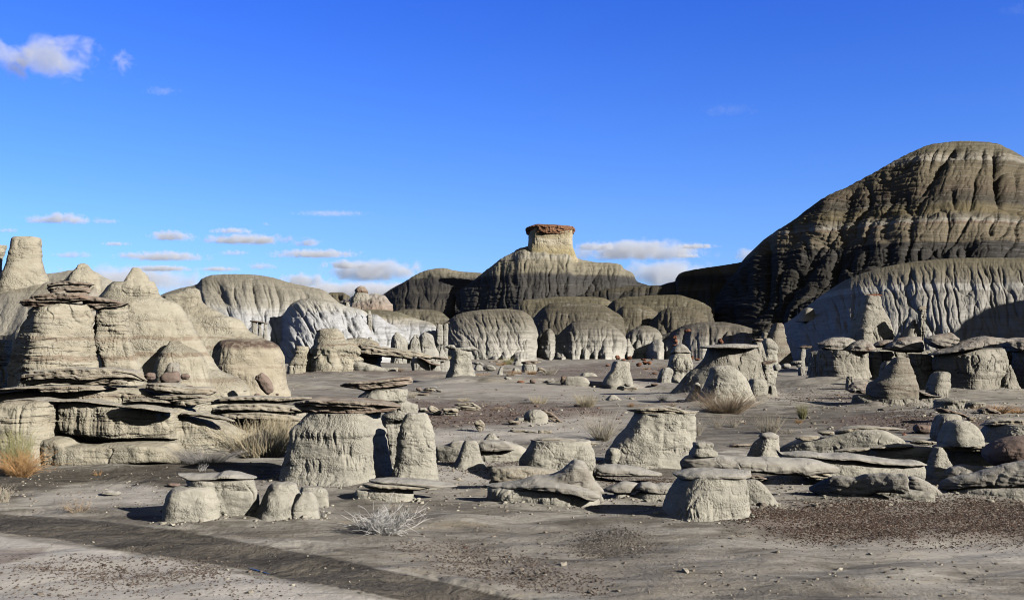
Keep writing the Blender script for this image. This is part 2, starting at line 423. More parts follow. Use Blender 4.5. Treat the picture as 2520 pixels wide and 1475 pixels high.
def flush_rocks():
    dg = bpy.context.evaluated_depsgraph_get()
    meshes = []
    for (o, root, style, Y) in PENDING:
        me = bpy.data.meshes.new_from_object(o.evaluated_get(dg)); meshes.append(me)
    for k, ((o, root, style, Y), me) in enumerate(zip(PENDING, meshes)):
        old = o.data; o.modifiers.clear(); o.data = me; bpy.data.meshes.remove(old)
        me.name = o.name.split('.')[0]
        st = STYLE[style]; n = len(me.vertices)
        if n == 0: print('EMPTY', o.name, o.get('label')); continue
        s = Y / F; co = np.empty(n * 3, np.float32); me.vertices.foreach_get('co', co); co = co.reshape(-1, 3).astype(np.float64)
        nr = np.empty(n * 3, np.float32); me.vertex_normals.foreach_get('vector', nr); nr = nr.reshape(-1, 3)
        d = displace(co, nr, s, st, 100 + k * 31)
        dirn = nr.astype(np.float64).copy(); dirn[:, 2] *= .45
        co = co + dirn * (d * s)[:, None]
        base = co.mean(0); base[2] = co[:, 2].min()
        o['_b'] = 0; del o['_b']
        if root is None:
            o.location = base; co = co - base
        else:
            if root.location.length == 0: root.location = base
            o.parent = root; co = co - np.array(root.location)
        me.vertices.foreach_set('co', co.astype(np.float32).ravel())
        me.polygons.foreach_set('use_smooth', np.full(len(me.polygons), True))
        me.materials.clear(); me.materials.append(style_mat(style, Y)); me.update()
# ------------------------------------------------------------------ hills
def hill(name, label, cat, top, foot, Yf, Yr, mat, p=1.9, lobes=((60,14),(24,5),(8,1.2)), kind=None, seed=1, res=1.7, c='O', back=1.0, lean=0.0, topfade=.75, rough=.5, group=None, parent=None, parentname=None, minD=.25, dome=1.0, steps=(.6, 6), vs=3.2):
    T = resample([cv(c, *q) for q in top], 2); B = resample([cv(c, *q) for q in foot], 4)
    u = np.arange(T[0, 0], T[-1, 0] + .1, res); vt = np.interp(u, T[:, 0], T[:, 1]); vf = np.interp(u, B[:, 0], B[:, 1])
    hpx = np.maximum(vf - vt, .5); hm = hpx.max(); nt = max(24, int(hm / res))
    t = np.linspace(0, 1, nt)
    D = (Yr - Yf) * (minD + (1 - minD) * np.minimum(1, (hpx / hm) ** dome))
    tt, uu = np.meshgrid(t, u, indexing='ij')
    v = vf + (vt - vf) * tt
    Yg = (Yr - D) + D * tt ** p
    x = (uu - UC) / F * Yg; z = H - (v - VH) / F * Yg
    S = np.stack([x, Yg, z], -1)
    du = np.gradient(S, axis=1); dt = np.gradient(S, axis=0); N = np.cross(du, dt); N /= np.maximum(np.linalg.norm(N, axis=-1, keepdims=True), 1e-9)
    s = Yf / F
    hh = hpx * tt
    d = np.zeros_like(tt); fade = sstep(1.0, topfade, tt)
    for k, (L, a) in enumerate(lobes):
        w = L * .35 * noise(uu / (L * 1.6), hh / (L * 1.4), 0, seed + k * 7) + lean * hh
        b = np.abs(noise((uu + w) / L, hh / (L * vs), .5, seed + 3 + k * 7)) * 3.0
        d += a * (np.minimum(b * 1.25, 1.1) ** .62 - .7) * (fade if k < 2 else .35 + .65 * fade) * np.minimum(1, hpx / (L * .8))
    d += rough * 1.6 * fbm(uu / 9, hh / 9, 0, 3, seed + 50) + rough * 4 * noise(uu / 45, hh / 30, 2.2, seed + 60) * fade
    a, L = steps
    if a: d += a * np.tanh(3 * (noise(uu / 160, z / s / L, 0, seed + 70) + .5 * noise(uu / 90, z / s / (L * .4), 0, seed + 71))) * (.4 + .6 * fade)
    S = S + N * (d * s)[..., None]
    # the far side runs down behind the ridge, the foot runs below ground
    rows = [S]
    r = S[-1]; bk = []
    for q in np.linspace(.04, 1, 14):
        e = r.copy(); e[:, 1] += q * (Yr - Yf) * back * 1.3; e[:, 2] = r[:, 2] - (r[:, 2] + 1.5) * q ** 1.6; e[:, 0] = r[:, 0] * (1 + q * .1); bk.append(e)
    f0 = S[0]; sk = []
    for q in (1, .66, .33):
        e = f0.copy(); dz = np.maximum(f0[:, 2] + 1.0, 0); e[:, 2] -= dz * q; e[:, 1] -= dz * q * .8; e[:, 0] *= e[:, 1] / f0[:, 1]; sk.append(e)
    G = np.concatenate([np.array(sk), S, np.array(bk)], 0)
    base = G.reshape(-1, 3).mean(0); base[2] = 0
    me = mesh_np(name, G.reshape(-1, 3) - base, grid_faces(G.shape[0], G.shape[1]), mat)
    o = link(name, me); o.location = base
    tag(o, label, cat, group, kind)
    return o
def hillmat(name, s, stops, warp=10, streak=.45, bumpd=1.8, pale=None, vein=None, speck=.35, gain=1.45):
    """beds of clay that run level: stops = [(z, colour)] from the foot up"""
    t = NT(name)
    geo = t.n('ShaderNodeNewGeometry'); pos = geo.outputs['Position']
    sep = t.n('ShaderNodeSeparateXYZ'); t.l(pos, sep.inputs[0])
    w = t.noise(pos, 1 / (60 * s), 4, .6); w2 = t.noise(t.vmul(pos, (1, 1, .2)), 1 / (14 * s), 4, .65)
    zz = t.math('ADD', sep.outputs[2], t.math('ADD', t.math('MULTIPLY', t.math('SUBTRACT', w, .5), warp * 2 * s), t.math('MULTIPLY', t.math('SUBTRACT', w2, .5), warp * .9 * s)))
    stops = [(z, tuple(min(.50, (q * .82 + .18 * (sum(cl) / 3)) * gain) for q in cl)) for z, cl in stops]
    z0, z1 = stops[0][0], stops[-1][0]
    f = t.rmp(zz, z0, z1)
    c = t.ramp(f, [((z - z0) / (z1 - z0), cl) for z, cl in stops])
    lay = t.noise(t.vmul(pos, (.05, .05, 1)), 1 / (7 * s), 4, .7, .3)
    c = t.mix(t.rmp(lay, .46, .60, 0, streak), c, t.mix(.50, c, (.05, .045, .035)))
    lay3 = t.noise(t.vmul(pos, (.03, .03, 1)), 1 / (3.5 * s), 3, .7, .2)
    c = t.mix(t.rmp(lay3, .56, .64, 0, streak * .6), c, t.mix(.4, c, (.42, .40, .36)))
    run = t.noise(t.vmul(pos, (1, 1, .12)), 1 / (6 * s), 4, .7, .2)
    c = t.mix(t.rmp(run, .5, .75, 0, .35), c, t.mix(.45, c, (.04, .036, .028)))
    if pale:
        g = t.rmp(t.noise(t.vmul(pos, (.35, .35, 1)), 1 / (18 * s), 5, .7, .6), .58, .66)
        c = t.mix(t.math('MULTIPLY', g, .6), c, pale)
    sp = t.noise(pos, 1 / (3 * s), 3, .8)
    c = t.mix(t.rmp(sp, .45, .75, 0, speck), c, t.mix(.5, c, (.03, .027, .022)))
    hgt = t.math('ADD', t.noise(pos, 1 / (4 * s), 4, .75), t.math('MULTIPLY', run, 1.1))
    n = t.bump(hgt, bumpd * s, None, .9)
    n = t.bump(lay, 1.6 * s, n, .3)
    return t.out(c, n)

def hz(v, vt, vf, Yf, Yr, p):
    return zat(v, Yf + (Yr - Yf) * max(0, (vf - v) / (vf - vt)) ** p)
# ------------------------------------------------------------------ sun and sky
SUN_AZ, SUN_EL = 58.0, 24.0           # azimuth to the right of straight behind the camera
sd = (math.sin(R(SUN_AZ)) * math.cos(R(SUN_EL)), -math.cos(R(SUN_AZ)) * math.cos(R(SUN_EL)), math.sin(R(SUN_EL)))
from mathutils import Vector
sun = bpy.data.lights.new('sun', 'SUN'); sun.energy = 5.0; sun.angle = R(.53); sun.color = (1.0, .955, .885)
so = bpy.data.objects.new('sun', sun); col.objects.link(so); so.rotation_euler = (-Vector(sd)).to_track_quat('-Z', 'Y').to_euler(); so.location = (30, -20, 40)
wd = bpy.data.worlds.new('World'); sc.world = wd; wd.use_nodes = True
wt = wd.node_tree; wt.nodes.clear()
def WN(t, **k):
    n = wt.nodes.new(t)
    for a, b in k.items(): setattr(n, a, b)
    return n
sky = WN('ShaderNodeTexSky', sky_type='NISHITA'); sky.sun_disc = False; sky.sun_elevation = R(SUN_EL)
sky.sun_rotation = math.atan2(sd[0], sd[1]); sky.altitude = 1900; sky.air_density = 1.0; sky.dust_density = 0.1; sky.ozone_density = 3.0
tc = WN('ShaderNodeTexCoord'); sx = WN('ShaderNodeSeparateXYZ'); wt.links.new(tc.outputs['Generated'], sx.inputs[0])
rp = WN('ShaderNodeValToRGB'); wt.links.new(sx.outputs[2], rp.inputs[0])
SKYR = [(0.0, (.50, .66, 1.05)), (.05, (.51, .68, 1.05)), (.12, (.50, .72, 1.2)), (.2, (.40, .68, 1.35)), (.32, (.27, .58, 1.5)), (.42, (.12, .20, .36)), (.6, (.07, .075, .085)), (1.0, (.055, .05, .05))]  # above the frame the sky is darkened and greyed to lower shadow fill
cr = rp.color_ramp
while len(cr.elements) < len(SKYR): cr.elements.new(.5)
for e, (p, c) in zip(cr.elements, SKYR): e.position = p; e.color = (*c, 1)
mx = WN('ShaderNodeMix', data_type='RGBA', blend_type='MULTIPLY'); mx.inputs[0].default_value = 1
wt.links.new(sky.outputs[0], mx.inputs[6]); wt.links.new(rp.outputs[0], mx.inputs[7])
# behind the camera the sky is dimmed and greyed to cut blue shadow fill
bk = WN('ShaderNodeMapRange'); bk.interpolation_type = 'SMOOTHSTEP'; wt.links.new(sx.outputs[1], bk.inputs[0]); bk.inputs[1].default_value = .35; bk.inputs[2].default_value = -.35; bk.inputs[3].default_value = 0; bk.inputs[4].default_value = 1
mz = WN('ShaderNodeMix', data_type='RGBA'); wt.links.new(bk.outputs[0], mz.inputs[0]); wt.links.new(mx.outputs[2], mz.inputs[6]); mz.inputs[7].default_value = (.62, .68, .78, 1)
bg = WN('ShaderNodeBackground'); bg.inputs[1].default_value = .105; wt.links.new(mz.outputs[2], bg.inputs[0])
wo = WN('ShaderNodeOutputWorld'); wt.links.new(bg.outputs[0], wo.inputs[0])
sc.view_settings.view_transform = 'Standard'; sc.view_settings.look = 'None'; sc.view_settings.exposure = .5; sc.view_settings.gamma = 1
sc.cycles.diffuse_bounces = 0; sc.cycles.pixel_filter_type = 'BLACKMAN_HARRIS'; sc.cycles.filter_width = 1.05; sc.cycles.max_bounces = 6; sc.cycles.volume_bounces = 2; sc.cycles.transparent_max_bounces = 16

# ------------------------------------------------------------------ clouds
def cloud(label, u, v, hw, hh, Y, dens=1.0, seed=0, flat=.55, group=None, rag=1.0):
    s = Y / F
    t = NT('cloud_vapour'); tcn = t.n('ShaderNodeTexCoord'); ob = tcn.outputs['Object']
    sp = t.n('ShaderNodeSeparateXYZ'); t.l(ob, sp.inputs[0])
    # object space is the unit ball; z below the cloud base is squeezed flat
    zz = t.math('MULTIPLY', sp.outputs[2], 1.0)
    ln = t.n('ShaderNodeVectorMath', operation='LENGTH'); t.l(ob, ln.inputs[0])
    asp = hw / hh
    nv = t.n('ShaderNodeVectorMath', operation='MULTIPLY_ADD'); t.l(ob, nv.inputs[0]); nv.inputs[1].default_value = (asp, asp * .5, 1); nv.inputs[2].default_value = (seed * 3.7, seed * 1.3, seed * .7)
    n1 = t.noise(nv.outputs[0], .95, 8, .62, .35)
    body = t.math('SUBTRACT', 1.0, ln.outputs['Value'])
    e = t.math('ADD', body, t.math('MULTIPLY', t.math('SUBTRACT', n1, .5), 3.0 * rag))
    e = t.math('SUBTRACT', e, .36)
    base = t.rmp(sp.outputs[2], -flat, -flat + .22)
    edge = t.rmp(ln.outputs['Value'], 1.0, .85)
    d = t.math('MULTIPLY', t.math('MULTIPLY', t.rmp(e, 0, .34), base), edge)
    d = t.math('MULTIPLY', d, dens * 3.2 / (2 * hh * s))
    pv = t.n('ShaderNodeVolumePrincipled'); pv.inputs['Color'].default_value = (.90, .935, 1.0, 1); pv.inputs['Anisotropy'].default_value = .0
    t.l(d, pv.inputs['Density'])
    o = t.n('ShaderNodeOutputMaterial'); t.l(pv.outputs[0], o.inputs['Volume'])
    # faceted ball domain
    M, N = 24, 14
    th = np.linspace(0, 2 * np.pi, M, endpoint=False); ph = np.linspace(.02, np.pi - .02, N)
    rings = np.stack([np.sin(ph)[:, None] * np.cos(th), np.sin(ph)[:, None] * np.sin(th), np.repeat(np.cos(ph)[:, None], M, 1)], -1)
    co, q, tr = ring_mesh(rings[::-1])
    ob_ = link('cloud', mesh_np('cloud', co, (q, tr), t.m)); ob_.location = P3(u, v, Y); ob_.scale = (hw * s, hw * s * .5, hh * s)
    tag(ob_, label, 'cloud', group)
    return ob_

# ------------------------------------------------------------------ plants
def stemmat(name, cols, rough=.9):
    t = NT(name); g = t.n('ShaderNodeNewGeometry')
    c = t.ramp(g.outputs['Random Per Island'], [(i / max(1, len(cols) - 1), x) for i, x in enumerate(cols)])
    return t.out(c, None, rough, .05)
def shrub(name, label, cat, u, v, wpx, hpx, mat, n=200, th=1.0, spread=1.0, curve=.4, branch=0, r0=.15, seed=0, group=None, zig=.0, vmin=.35):
    x, y, z = ghit(u, v); s = y / F; h = hpx * s; w = wpx * s; rg = np.random.default_rng(seed + 500)
    co, fq, base = [], [], 0
    def stem(p0, dr, L, r, k=6, cv_=curve, up=0.0):
        nonlocal base
        pts = [np.array(p0)]; d = np.array(dr, float)
        for i in range(k):
            d = d + np.array([rg.normal(0, zig), rg.normal(0, zig), rg.normal(0, zig * .7) + up]); d[2] -= cv_ * .12 * (i > 1); d /= np.linalg.norm(d)
            pts.append(pts[-1] + d * L / k)
        for i, p in enumerate(pts):
            rr = r * (1 - .75 * i / k); a0 = 2.1 * i * 0
            ax = np.cross(d, [0.2, 1, .1]); ax /= np.linalg.norm(ax); ay = np.cross(d, ax)
            for j in range(3):
                a = 2.094 * j + a0; co.append(p + rr * (math.cos(a) * ax + math.sin(a) * ay))
        for i in range(k):
            for j in range(3):
                a = base + i * 3 + j; b = base + i * 3 + (j + 1) % 3; fq.append((a, b, b + 3, a + 3))
        base += 3 * (k + 1)
        return pts, d
    for i in range(n):
        a = rg.uniform(0, 2 * np.pi); q = math.sqrt(rg.uniform(0, 1))
        p0 = (q * r0 * w * math.cos(a), q * r0 * w * math.sin(a) * .8, -.02)
        tilt = spread * (q * .8 + rg.normal(0, .16)); aa_ = a + rg.normal(0, .5)
        dr = np.array([math.sin(tilt) * math.cos(aa_) * (w / (1.3 * h)), math.sin(tilt) * math.sin(aa_) * .8 * (w / (1.3 * h)), max(.12, math.cos(tilt))]); dr /= np.linalg.norm(dr)
        L = h * rg.uniform(vmin, 1.0) * (1.0 if branch == 0 else .9)
        L = min(L / max(dr[2], .35), 1.1 * h + .25 * w)
        pts, d = stem(p0, dr, L, th * .5 * s * rg.uniform(.7, 1.2))
        for b in range(branch):
            k = rg.integers(2, len(pts)); d2 = (pts[k] - pts[k - 1]); d2 /= np.linalg.norm(d2); d2 = d2 + rg.normal(0, .62, 3); d2 /= np.linalg.norm(d2)
            stem(pts[k], d2, L * rg.uniform(.16, .42), th * .36 * s, 3, 0)
    o = link(name, mesh_np(name, np.array(co), np.array(fq), mat)); o.location = (x, y, z)
    tag(o, label, cat, group); return o
# ------------------------------------------------------------------ hills and buttes (terrain)
CH = (.030, .028, .027); OL = (.115, .098, .060); TAN = (.165, .135, .085); GRY = (.20, .185, .155); PAL = (.40, .375, .325); BRN = (.085, .072, .050)
# far rubble hill with a blocky knob, and an olive lump beside it
fh = hillmat('rubble_clay', .06, [(2, (.30,.26,.21)), (6, (.24,.17,.125)), (9, (.34,.31,.26))], pale=(.42,.40,.36), speck=.6)
hill('hill', None, None, [(800,362),(850,340),(920,315),(960,300),(1040,292),(1120,282),(1215,292),(1260,330),(1300,380)], [(800,440),(1300,440)], 140, 150, fh, c='B', lobes=((18,2.5),(8,1.5),(4,.5)), kind='structure', seed=3, rough=1.2)
hill('hill', None, None, [(690,300),(705,280),(760,273),(850,275),(905,302),(940,350)], [(690,400),(940,400)], 150, 158, hillmat('olive_clay', .06, [(3, BRN), (8, OL), (12, (.17,.135,.07))]), c='B', kind='structure', seed=4)
# dark hill left of the butte
m = hillmat('dark_clay_left', .075, [(hz(790, 660, 800, 195, 232, 1.2), (.030,.028,.026)), (hz(748, 660, 800, 195, 232, 1.2), (.055,.048,.038)), (hz(728, 660, 800, 195, 232, 1.2), (.033,.031,.030)), (hz(716, 660, 800, 195, 232, 1.2), (.05,.045,.036)), (hz(697, 660, 800, 195, 232, 1.2), (.034,.032,.032)), (hz(684, 660, 800, 195, 232, 1.2), (.045,.04,.034)), (hz(678, 660, 800, 195, 232, 1.2), (.13,.115,.082)), (hz(655, 660, 800, 195, 232, 1.2), (.19,.165,.115))], speck=.5, gain=1.7)
hill('hill', None, None, [(860,775),(905,746),(940,726),(960,712),(1000,690),(1030,672),(1060,662),(1090,659),(1115,664),(1140,668),(1185,671),(1215,680),(1260,700),(1300,750)], [(860,800),(1300,800)], 195, 232, m, p=1.2, lobes=((75,9),(26,4.5),(9,1.4)), kind='structure', seed=11, topfade=.9, c='O')
# butte hill
m = hillmat('butte_clay', .08, [(hz(770, 606, 770, 180, 212, 1.25), (.028,.027,.026)), (hz(700, 606, 770, 180, 212, 1.25), (.042,.039,.035)), (hz(682, 606, 770, 180, 212, 1.25), (.030,.029,.029)), (hz(674, 606, 770, 180, 212, 1.25), (.05,.045,.04)), (hz(668, 606, 770, 180, 212, 1.25), (.125,.11,.075)), (hz(640, 606, 770, 180, 212, 1.25), (.17,.148,.10)), (hz(632, 606, 770, 180, 212, 1.25), (.22,.20,.155)), (hz(600, 606, 770, 180, 212, 1.25), (.20,.17,.11))], speck=.45, gain=1.85)
hill('hill', None, None, [(1120,720),(1165,690),(1195,665),(1215,650),(1235,635),(1260,622),(1280,610),(1300,606),(1400,612),(1415,632),(1440,640),(1470,645),(1505,647),(1528,651),(1535,660),(1560,674),(1566,690),(1590,700),(1630,712),(1700,740)], [(1120,770),(1700,770)], 180, 212, m, p=1.25, lobes=((60,7),(22,4.5),(9,2)), kind='structure', seed=23, topfade=.86, steps=(1.6,5), vs=4)
# dark saddle between the butte and the great dark hill
m = hillmat('saddle_clay', .075, [(hz(800, 650, 820, 160, 185, 1.3), (.075,.068,.050)), (hz(745, 650, 820, 160, 185, 1.3), (.055,.049,.036)), (hz(722, 650, 820, 160, 185, 1.3), (.036,.034,.031)), (hz(705, 650, 820, 160, 185, 1.3), (.062,.053,.035)), (hz(690, 650, 820, 160, 185, 1.3), (.032,.030,.028)), (hz(678, 650, 820, 160, 185, 1.3), (.036,.033,.030)), (hz(668, 650, 820, 160, 185, 1.3), (.10,.084,.05)), (hz(640, 650, 820, 160, 185, 1.3), (.12,.10,.06))], speck=.45)
hill('hill', None, None, [(1380,740),(1440,722),(1500,709),(1560,702),(1620,702),(1650,694),(1666,690),(1668,676),(1680,669),(1720,661),(1760,655),(1800,649),(1850,640),(1950,625)], [(1380,820),(1950,820)], 160, 185, m, p=1.3, lobes=((70,10),(26,4),(8,1)), kind='structure', seed=31, topfade=.95)
# the great dark hill on the right
zz = lambda v, Y: zat(v, Y)
m = hillmat('great_dark_clay', .065, [(hz(860, 347, 872, 112, 172, 1.05), (.135,.12,.09)), (hz(815, 347, 872, 112, 172, 1.05), (.072,.064,.048)), (hz(770, 347, 872, 112, 172, 1.05), (.032,.030,.026)), (hz(660, 347, 872, 112, 172, 1.05), (.034,.031,.027)), (hz(605, 347, 872, 112, 172, 1.05), (.040,.037,.035)), (hz(594, 347, 872, 112, 172, 1.05), (.036,.033,.031)), (hz(590, 347, 872, 112, 172, 1.05), (.13,.105,.068)), (hz(550, 347, 872, 112, 172, 1.05), (.155,.125,.08)), (hz(546, 347, 872, 112, 172, 1.05), (.16,.105,.07)), (hz(541, 347, 872, 112, 172, 1.05), (.27,.245,.20)), (hz(532, 347, 872, 112, 172, 1.05), (.155,.135,.10)), (hz(518, 347, 872, 112, 172, 1.05), (.125,.098,.048)), (hz(500, 347, 872, 112, 172, 1.05), (.12,.098,.058)), (hz(492, 347, 872, 112, 172, 1.05), (.055,.048,.038)), (hz(478, 347, 872, 112, 172, 1.05), (.075,.062,.043)), (hz(466, 347, 872, 112, 172, 1.05), (.10,.075,.05)), (hz(430, 347, 872, 112, 172, 1.05), (.13,.105,.065)), (hz(398, 347, 872, 112, 172, 1.05), (.115,.094,.06)), (hz(392, 347, 872, 112, 172, 1.05), (.25,.225,.18)), (hz(378, 347, 872, 112, 172, 1.05), (.21,.18,.13)), (hz(374, 347, 872, 112, 172, 1.05), (.125,.108,.07)), (hz(345, 347, 872, 112, 172, 1.05), (.15,.128,.08))], warp=6, speck=.5, streak=.75, gain=1.25)
hill('hill', None, None, [(1640,836),(1690,815),(1730,770),(1765,730),(1790,700),(1820,665),(1842,640),(1860,612),(1882,590),(1900,575),(1930,556),(1960,536),(2000,506),(2040,479),(2082,461),(2110,446),(2150,425),(2200,396),(2235,378),(2270,362),(2310,352),(2370,347),(2430,349),(2475,361),(2500,376),(2519,386),(2580,430),(2680,510),(2800,600)], [(1640,868),(1800,872),(1950,872),(2800,872)], 112, 172, m, p=1.05, lobes=((150,30),(42,13),(13,3.2)), kind='structure', seed=47, topfade=.93, lean=-.28, res=1.7, steps=(4.2,10), minD=.5, vs=1.9)
# rounded clay domes under the saddle, back to front
def dome(top, foot, Yf, Yr, seed, c='C', stops=None, lobes=((52,5),(19,3.2),(8,1.6)), p=1.4, tf=.58, mD=.4, **k):
    st = stops
    mm = hillmat('dome_clay', .045, st, warp=12, pale=(.30,.28,.24), streak=.75, speck=.5)
    return hill('hill', None, None, top, foot, Yf, Yr, mm, p=p, lobes=lobes, kind='structure', seed=seed, c=c, topfade=tf, minD=mD, dome=1.0, **k)
olive = [(0, (.12,.105,.078)), (4, (.098,.083,.055)), (7, (.118,.098,.058))]
dome([(250,900),(340,858),(450,800),(600,785),(800,766),(1000,768),(1150,775),(1240,810),(1300,880),(1320,940)], [(250,1050),(1320,1050)], 150, 165, 61, stops=[(4,(.08,.07,.05)),(8,(.125,.105,.06))])
dome([(1180,905),(1230,840),(1300,790),(1450,765),(1650,755),(1850,752),(1950,775),(2100,830),(2200,900)], [(1180,1060),(2200,1060)], 145, 158, 62, stops=[(2,(.085,.075,.055)),(5,(.075,.064,.045)),(8,(.10,.085,.05))])
dome([(1270,960),(1310,890),(1380,845),(1480,838),(1570,855),(1650,900),(1700,960)], [(1270,1130),(1700,1130)], 135, 146, 63, stops=olive)
dome([(1590,1010),(1650,950),(1720,890),(1820,862),(1920,862),(2020,885),(2090,925),(2140,970)], [(1590,1180),(2140,1180)], 126, 138, 64, stops=[(0,(.17,.155,.125)),(2,(.115,.10,.072)),(5,(.10,.084,.054)),(8,(.12,.10,.062))])
dome([(500,1000),(540,955),(600,890),(680,835),(760,818),(900,815),(1060,825),(1180,850),(1270,900),(1340,945),(1375,1010),(1385,1100)], [(500,1250),(1385,1250)], 122, 140, 65, stops=[(0,(.15,.135,.11)),(3,(.105,.09,.064)),(6,(.095,.08,.052)),(9,(.125,.105,.062))])
pal = [(-.3, (.34,.32,.275)), (1.2, (.29,.27,.225)), (2.5, (.22,.20,.16)), (3.4, (.135,.117,.085)), (5, (.12,.103,.07))]
dome([(1380,1130),(1400,1100),(1460,1060),(1550,1032),(1640,1050),(1690,1085),(1720,1140)], [(1380,1290),(1720,1290)], 112, 120, 66, stops=pal, lobes=((30,6),(12,3),(5,.7)))
dome([(560,1300),(590,1180),(620,1110),(680,1060),(750,1120),(800,1080),(850,1035),(920,990),(1000,978),(1120,985),(1230,1015),(1310,1065),(1370,1130),(1420,1220),(1470,1282)], [(560,1320),(900,1332),(1470,1290)], 103, 116, 67, stops=pal, lobes=((38,6),(16,3.2),(6,1.1)), res=1.4)
dome([(1540,1290),(1580,1220),(1650,1160),(1720,1120),(1800,1090),(1900,1040),(2000,1010),(2100,1000),(2250,1000),(2400,1020),(2540,1060)], [(1540,1300),(1900,1260),(2540,1240)], 100, 124, 68, stops=[(0,(.33,.31,.27)),(1.4,(.26,.24,.20)),(2.6,(.14,.12,.09)),(5,(.085,.073,.052))], lobes=((44,10),(18,5),(7,1)))
# striped fluted dome with the dark left flank
dome([(1066,868),(1072,838),(1085,808),(1100,790),(1128,772),(1180,762),(1240,759),(1280,763),(1302,774),(1318,800),(1326,830),(1330,870)], [(1066,876),(1200,884),(1330,882)], 97, 116, 71, c='O', stops=[(-.3,(.36,.335,.285)),(1.6,(.32,.295,.25)),(2.9,(.25,.23,.185)),(3.8,(.165,.145,.105)),(6,(.14,.12,.08))], lobes=((60,9),(17,4),(7,1.4)), lean=.5, res=1.3, p=1.7, tf=.78, mD=.12)
# olive-topped white slopes left of it
ow = [(0, (.44,.425,.39)), (3.2, (.43,.41,.365)), (4.3, (.30,.27,.21)), (4.8, (.16,.14,.085)), (7, (.15,.13,.075))]
dome([(1000,445),(1050,428),(1200,430),(1330,445),(1450,480),(1560,520),(1650,545),(1700,580),(1725,640)], [(1000,720),(1725,720)], 112, 126, 73, c='B', stops=ow, lobes=((34,6),(13,3),(5,.6)))
dome([(1260,470),(1340,440),(1450,424),(1600,428),(1720,440),(1790,480),(1860,545)], [(1260,640),(1860,640)], 128, 140, 74, c='B', stops=[(2,(.2,.18,.13)),(5,(.125,.108,.07)),(8,(.135,.115,.065))])
dome([(1040,520),(1080,480),(1140,470),(1200,500),(1250,540),(1330,580),(1400,640),(1450,740)], [(1040,780),(1450,780)], 96, 106, 75, c='B', stops=[(0,(.46,.44,.40)),(4,(.42,.40,.35)),(6,(.36,.33,.26))], lobes=((26,5),(10,2),(4,.5)))
# big white fluted hill left of centre
m = hillmat('white_fluted_clay', .042, [(-.5, (.43,.42,.385)), (4.2, (.43,.415,.375)), (5.2, (.36,.34,.29)), (5.8, (.27,.245,.19)), (8.5, (.22,.195,.14))], warp=16, pale=(.46,.44,.39), streak=.35, speck=.25, gain=1.4)
hill('hill', None, None, [(395,725),(435,711),(470,703),(484,699),(497,685),(524,676),(578,674),(631,676),(666,681),(696,690),(736,700),(776,708),(795,713),(810,725),(830,742),(857,753),(884,759),(895,764),(905,785),(913,808),(925,835),(940,862),(955,886)], [(395,890),(955,890)], 88, 120, m, p=1.7, lobes=((64,12),(26,6),(10,1.6)), kind='structure', seed=83, topfade=.8, lean=.35, res=1.4)
hill('hill', None, None, [(690,800),(700,770),(720,745),(745,735),(780,733),(820,742),(860,756),(890,764),(905,790),(925,835),(945,886)], [(690,889),(945,889)], 84, 98, m, p=1.8, lobes=((34,9),(13,5),(6,1.2)), kind='structure', seed=85, topfade=.85, lean=.6, res=1.3)
# pale fluted hill on the right
m = hillmat('grey_fluted_clay', .033, [(-.5, (.25,.24,.22)), (3.6, (.25,.237,.21)), (5.4, (.215,.20,.17)), (6.1, (.20,.185,.155)), (6.25, (.285,.27,.24)), (6.75, (.26,.245,.21)), (6.95, (.17,.152,.12)), (7.8, (.145,.125,.085)), (9.5, (.125,.106,.062))], warp=9, streak=.5)
hill('hill', None, None, [(1868,905),(1890,885),(1905,860),(1930,825),(1958,797),(2000,764),(2020,750),(2058,711),(2093,685),(2130,670),(2165,659),(2233,646),(2300,638),(2380,634),(2520,634),(2650,640),(2800,660)], [(1868,915),(2000,915),(2800,915)], 66, 98, m, p=2.0, lobes=((64,10),(24,6),(9,2.2)), kind='structure', seed=91, topfade=.86, lean=.18, res=1.4)
# a hill outside the picture on the right, which throws the slanting shadow over the fluted hill
hill('hill', None, None, [(2690,880),(2780,780),(2864,625),(3050,520),(3300,400),(3848,190),(4200,150)], [(2690,915),(4200,915)], 50, 62, m, p=1.6, kind='structure', seed=92, res=5)
# hill with towers at the far left
m = hillmat('cream_clay', .018, [(-.3, (.41,.37,.285)), (3.0, (.42,.38,.295)), (4.1, (.40,.355,.27)), (4.4, (.33,.285,.20)), (4.7, (.41,.37,.285)), (6, (.42,.385,.30))], warp=12, streak=.3, speck=.3, gain=1.1)
hill('hill', None, None, [(-500,620),(-200,560),(0,515),(120,492),(250,474),(350,455),(420,445),(560,428),(640,412),(760,405),(860,420),(905,465),(970,482),(1030,520),(1090,548),(1160,600),(1240,700)], [(-500,1000),(1240,1000)], 36, 49, m, p=1.5, c='A', lobes=((70,13),(26,3),(8,.5)), kind='structure', seed=97, topfade=.8, lean=-.7, res=1.8)

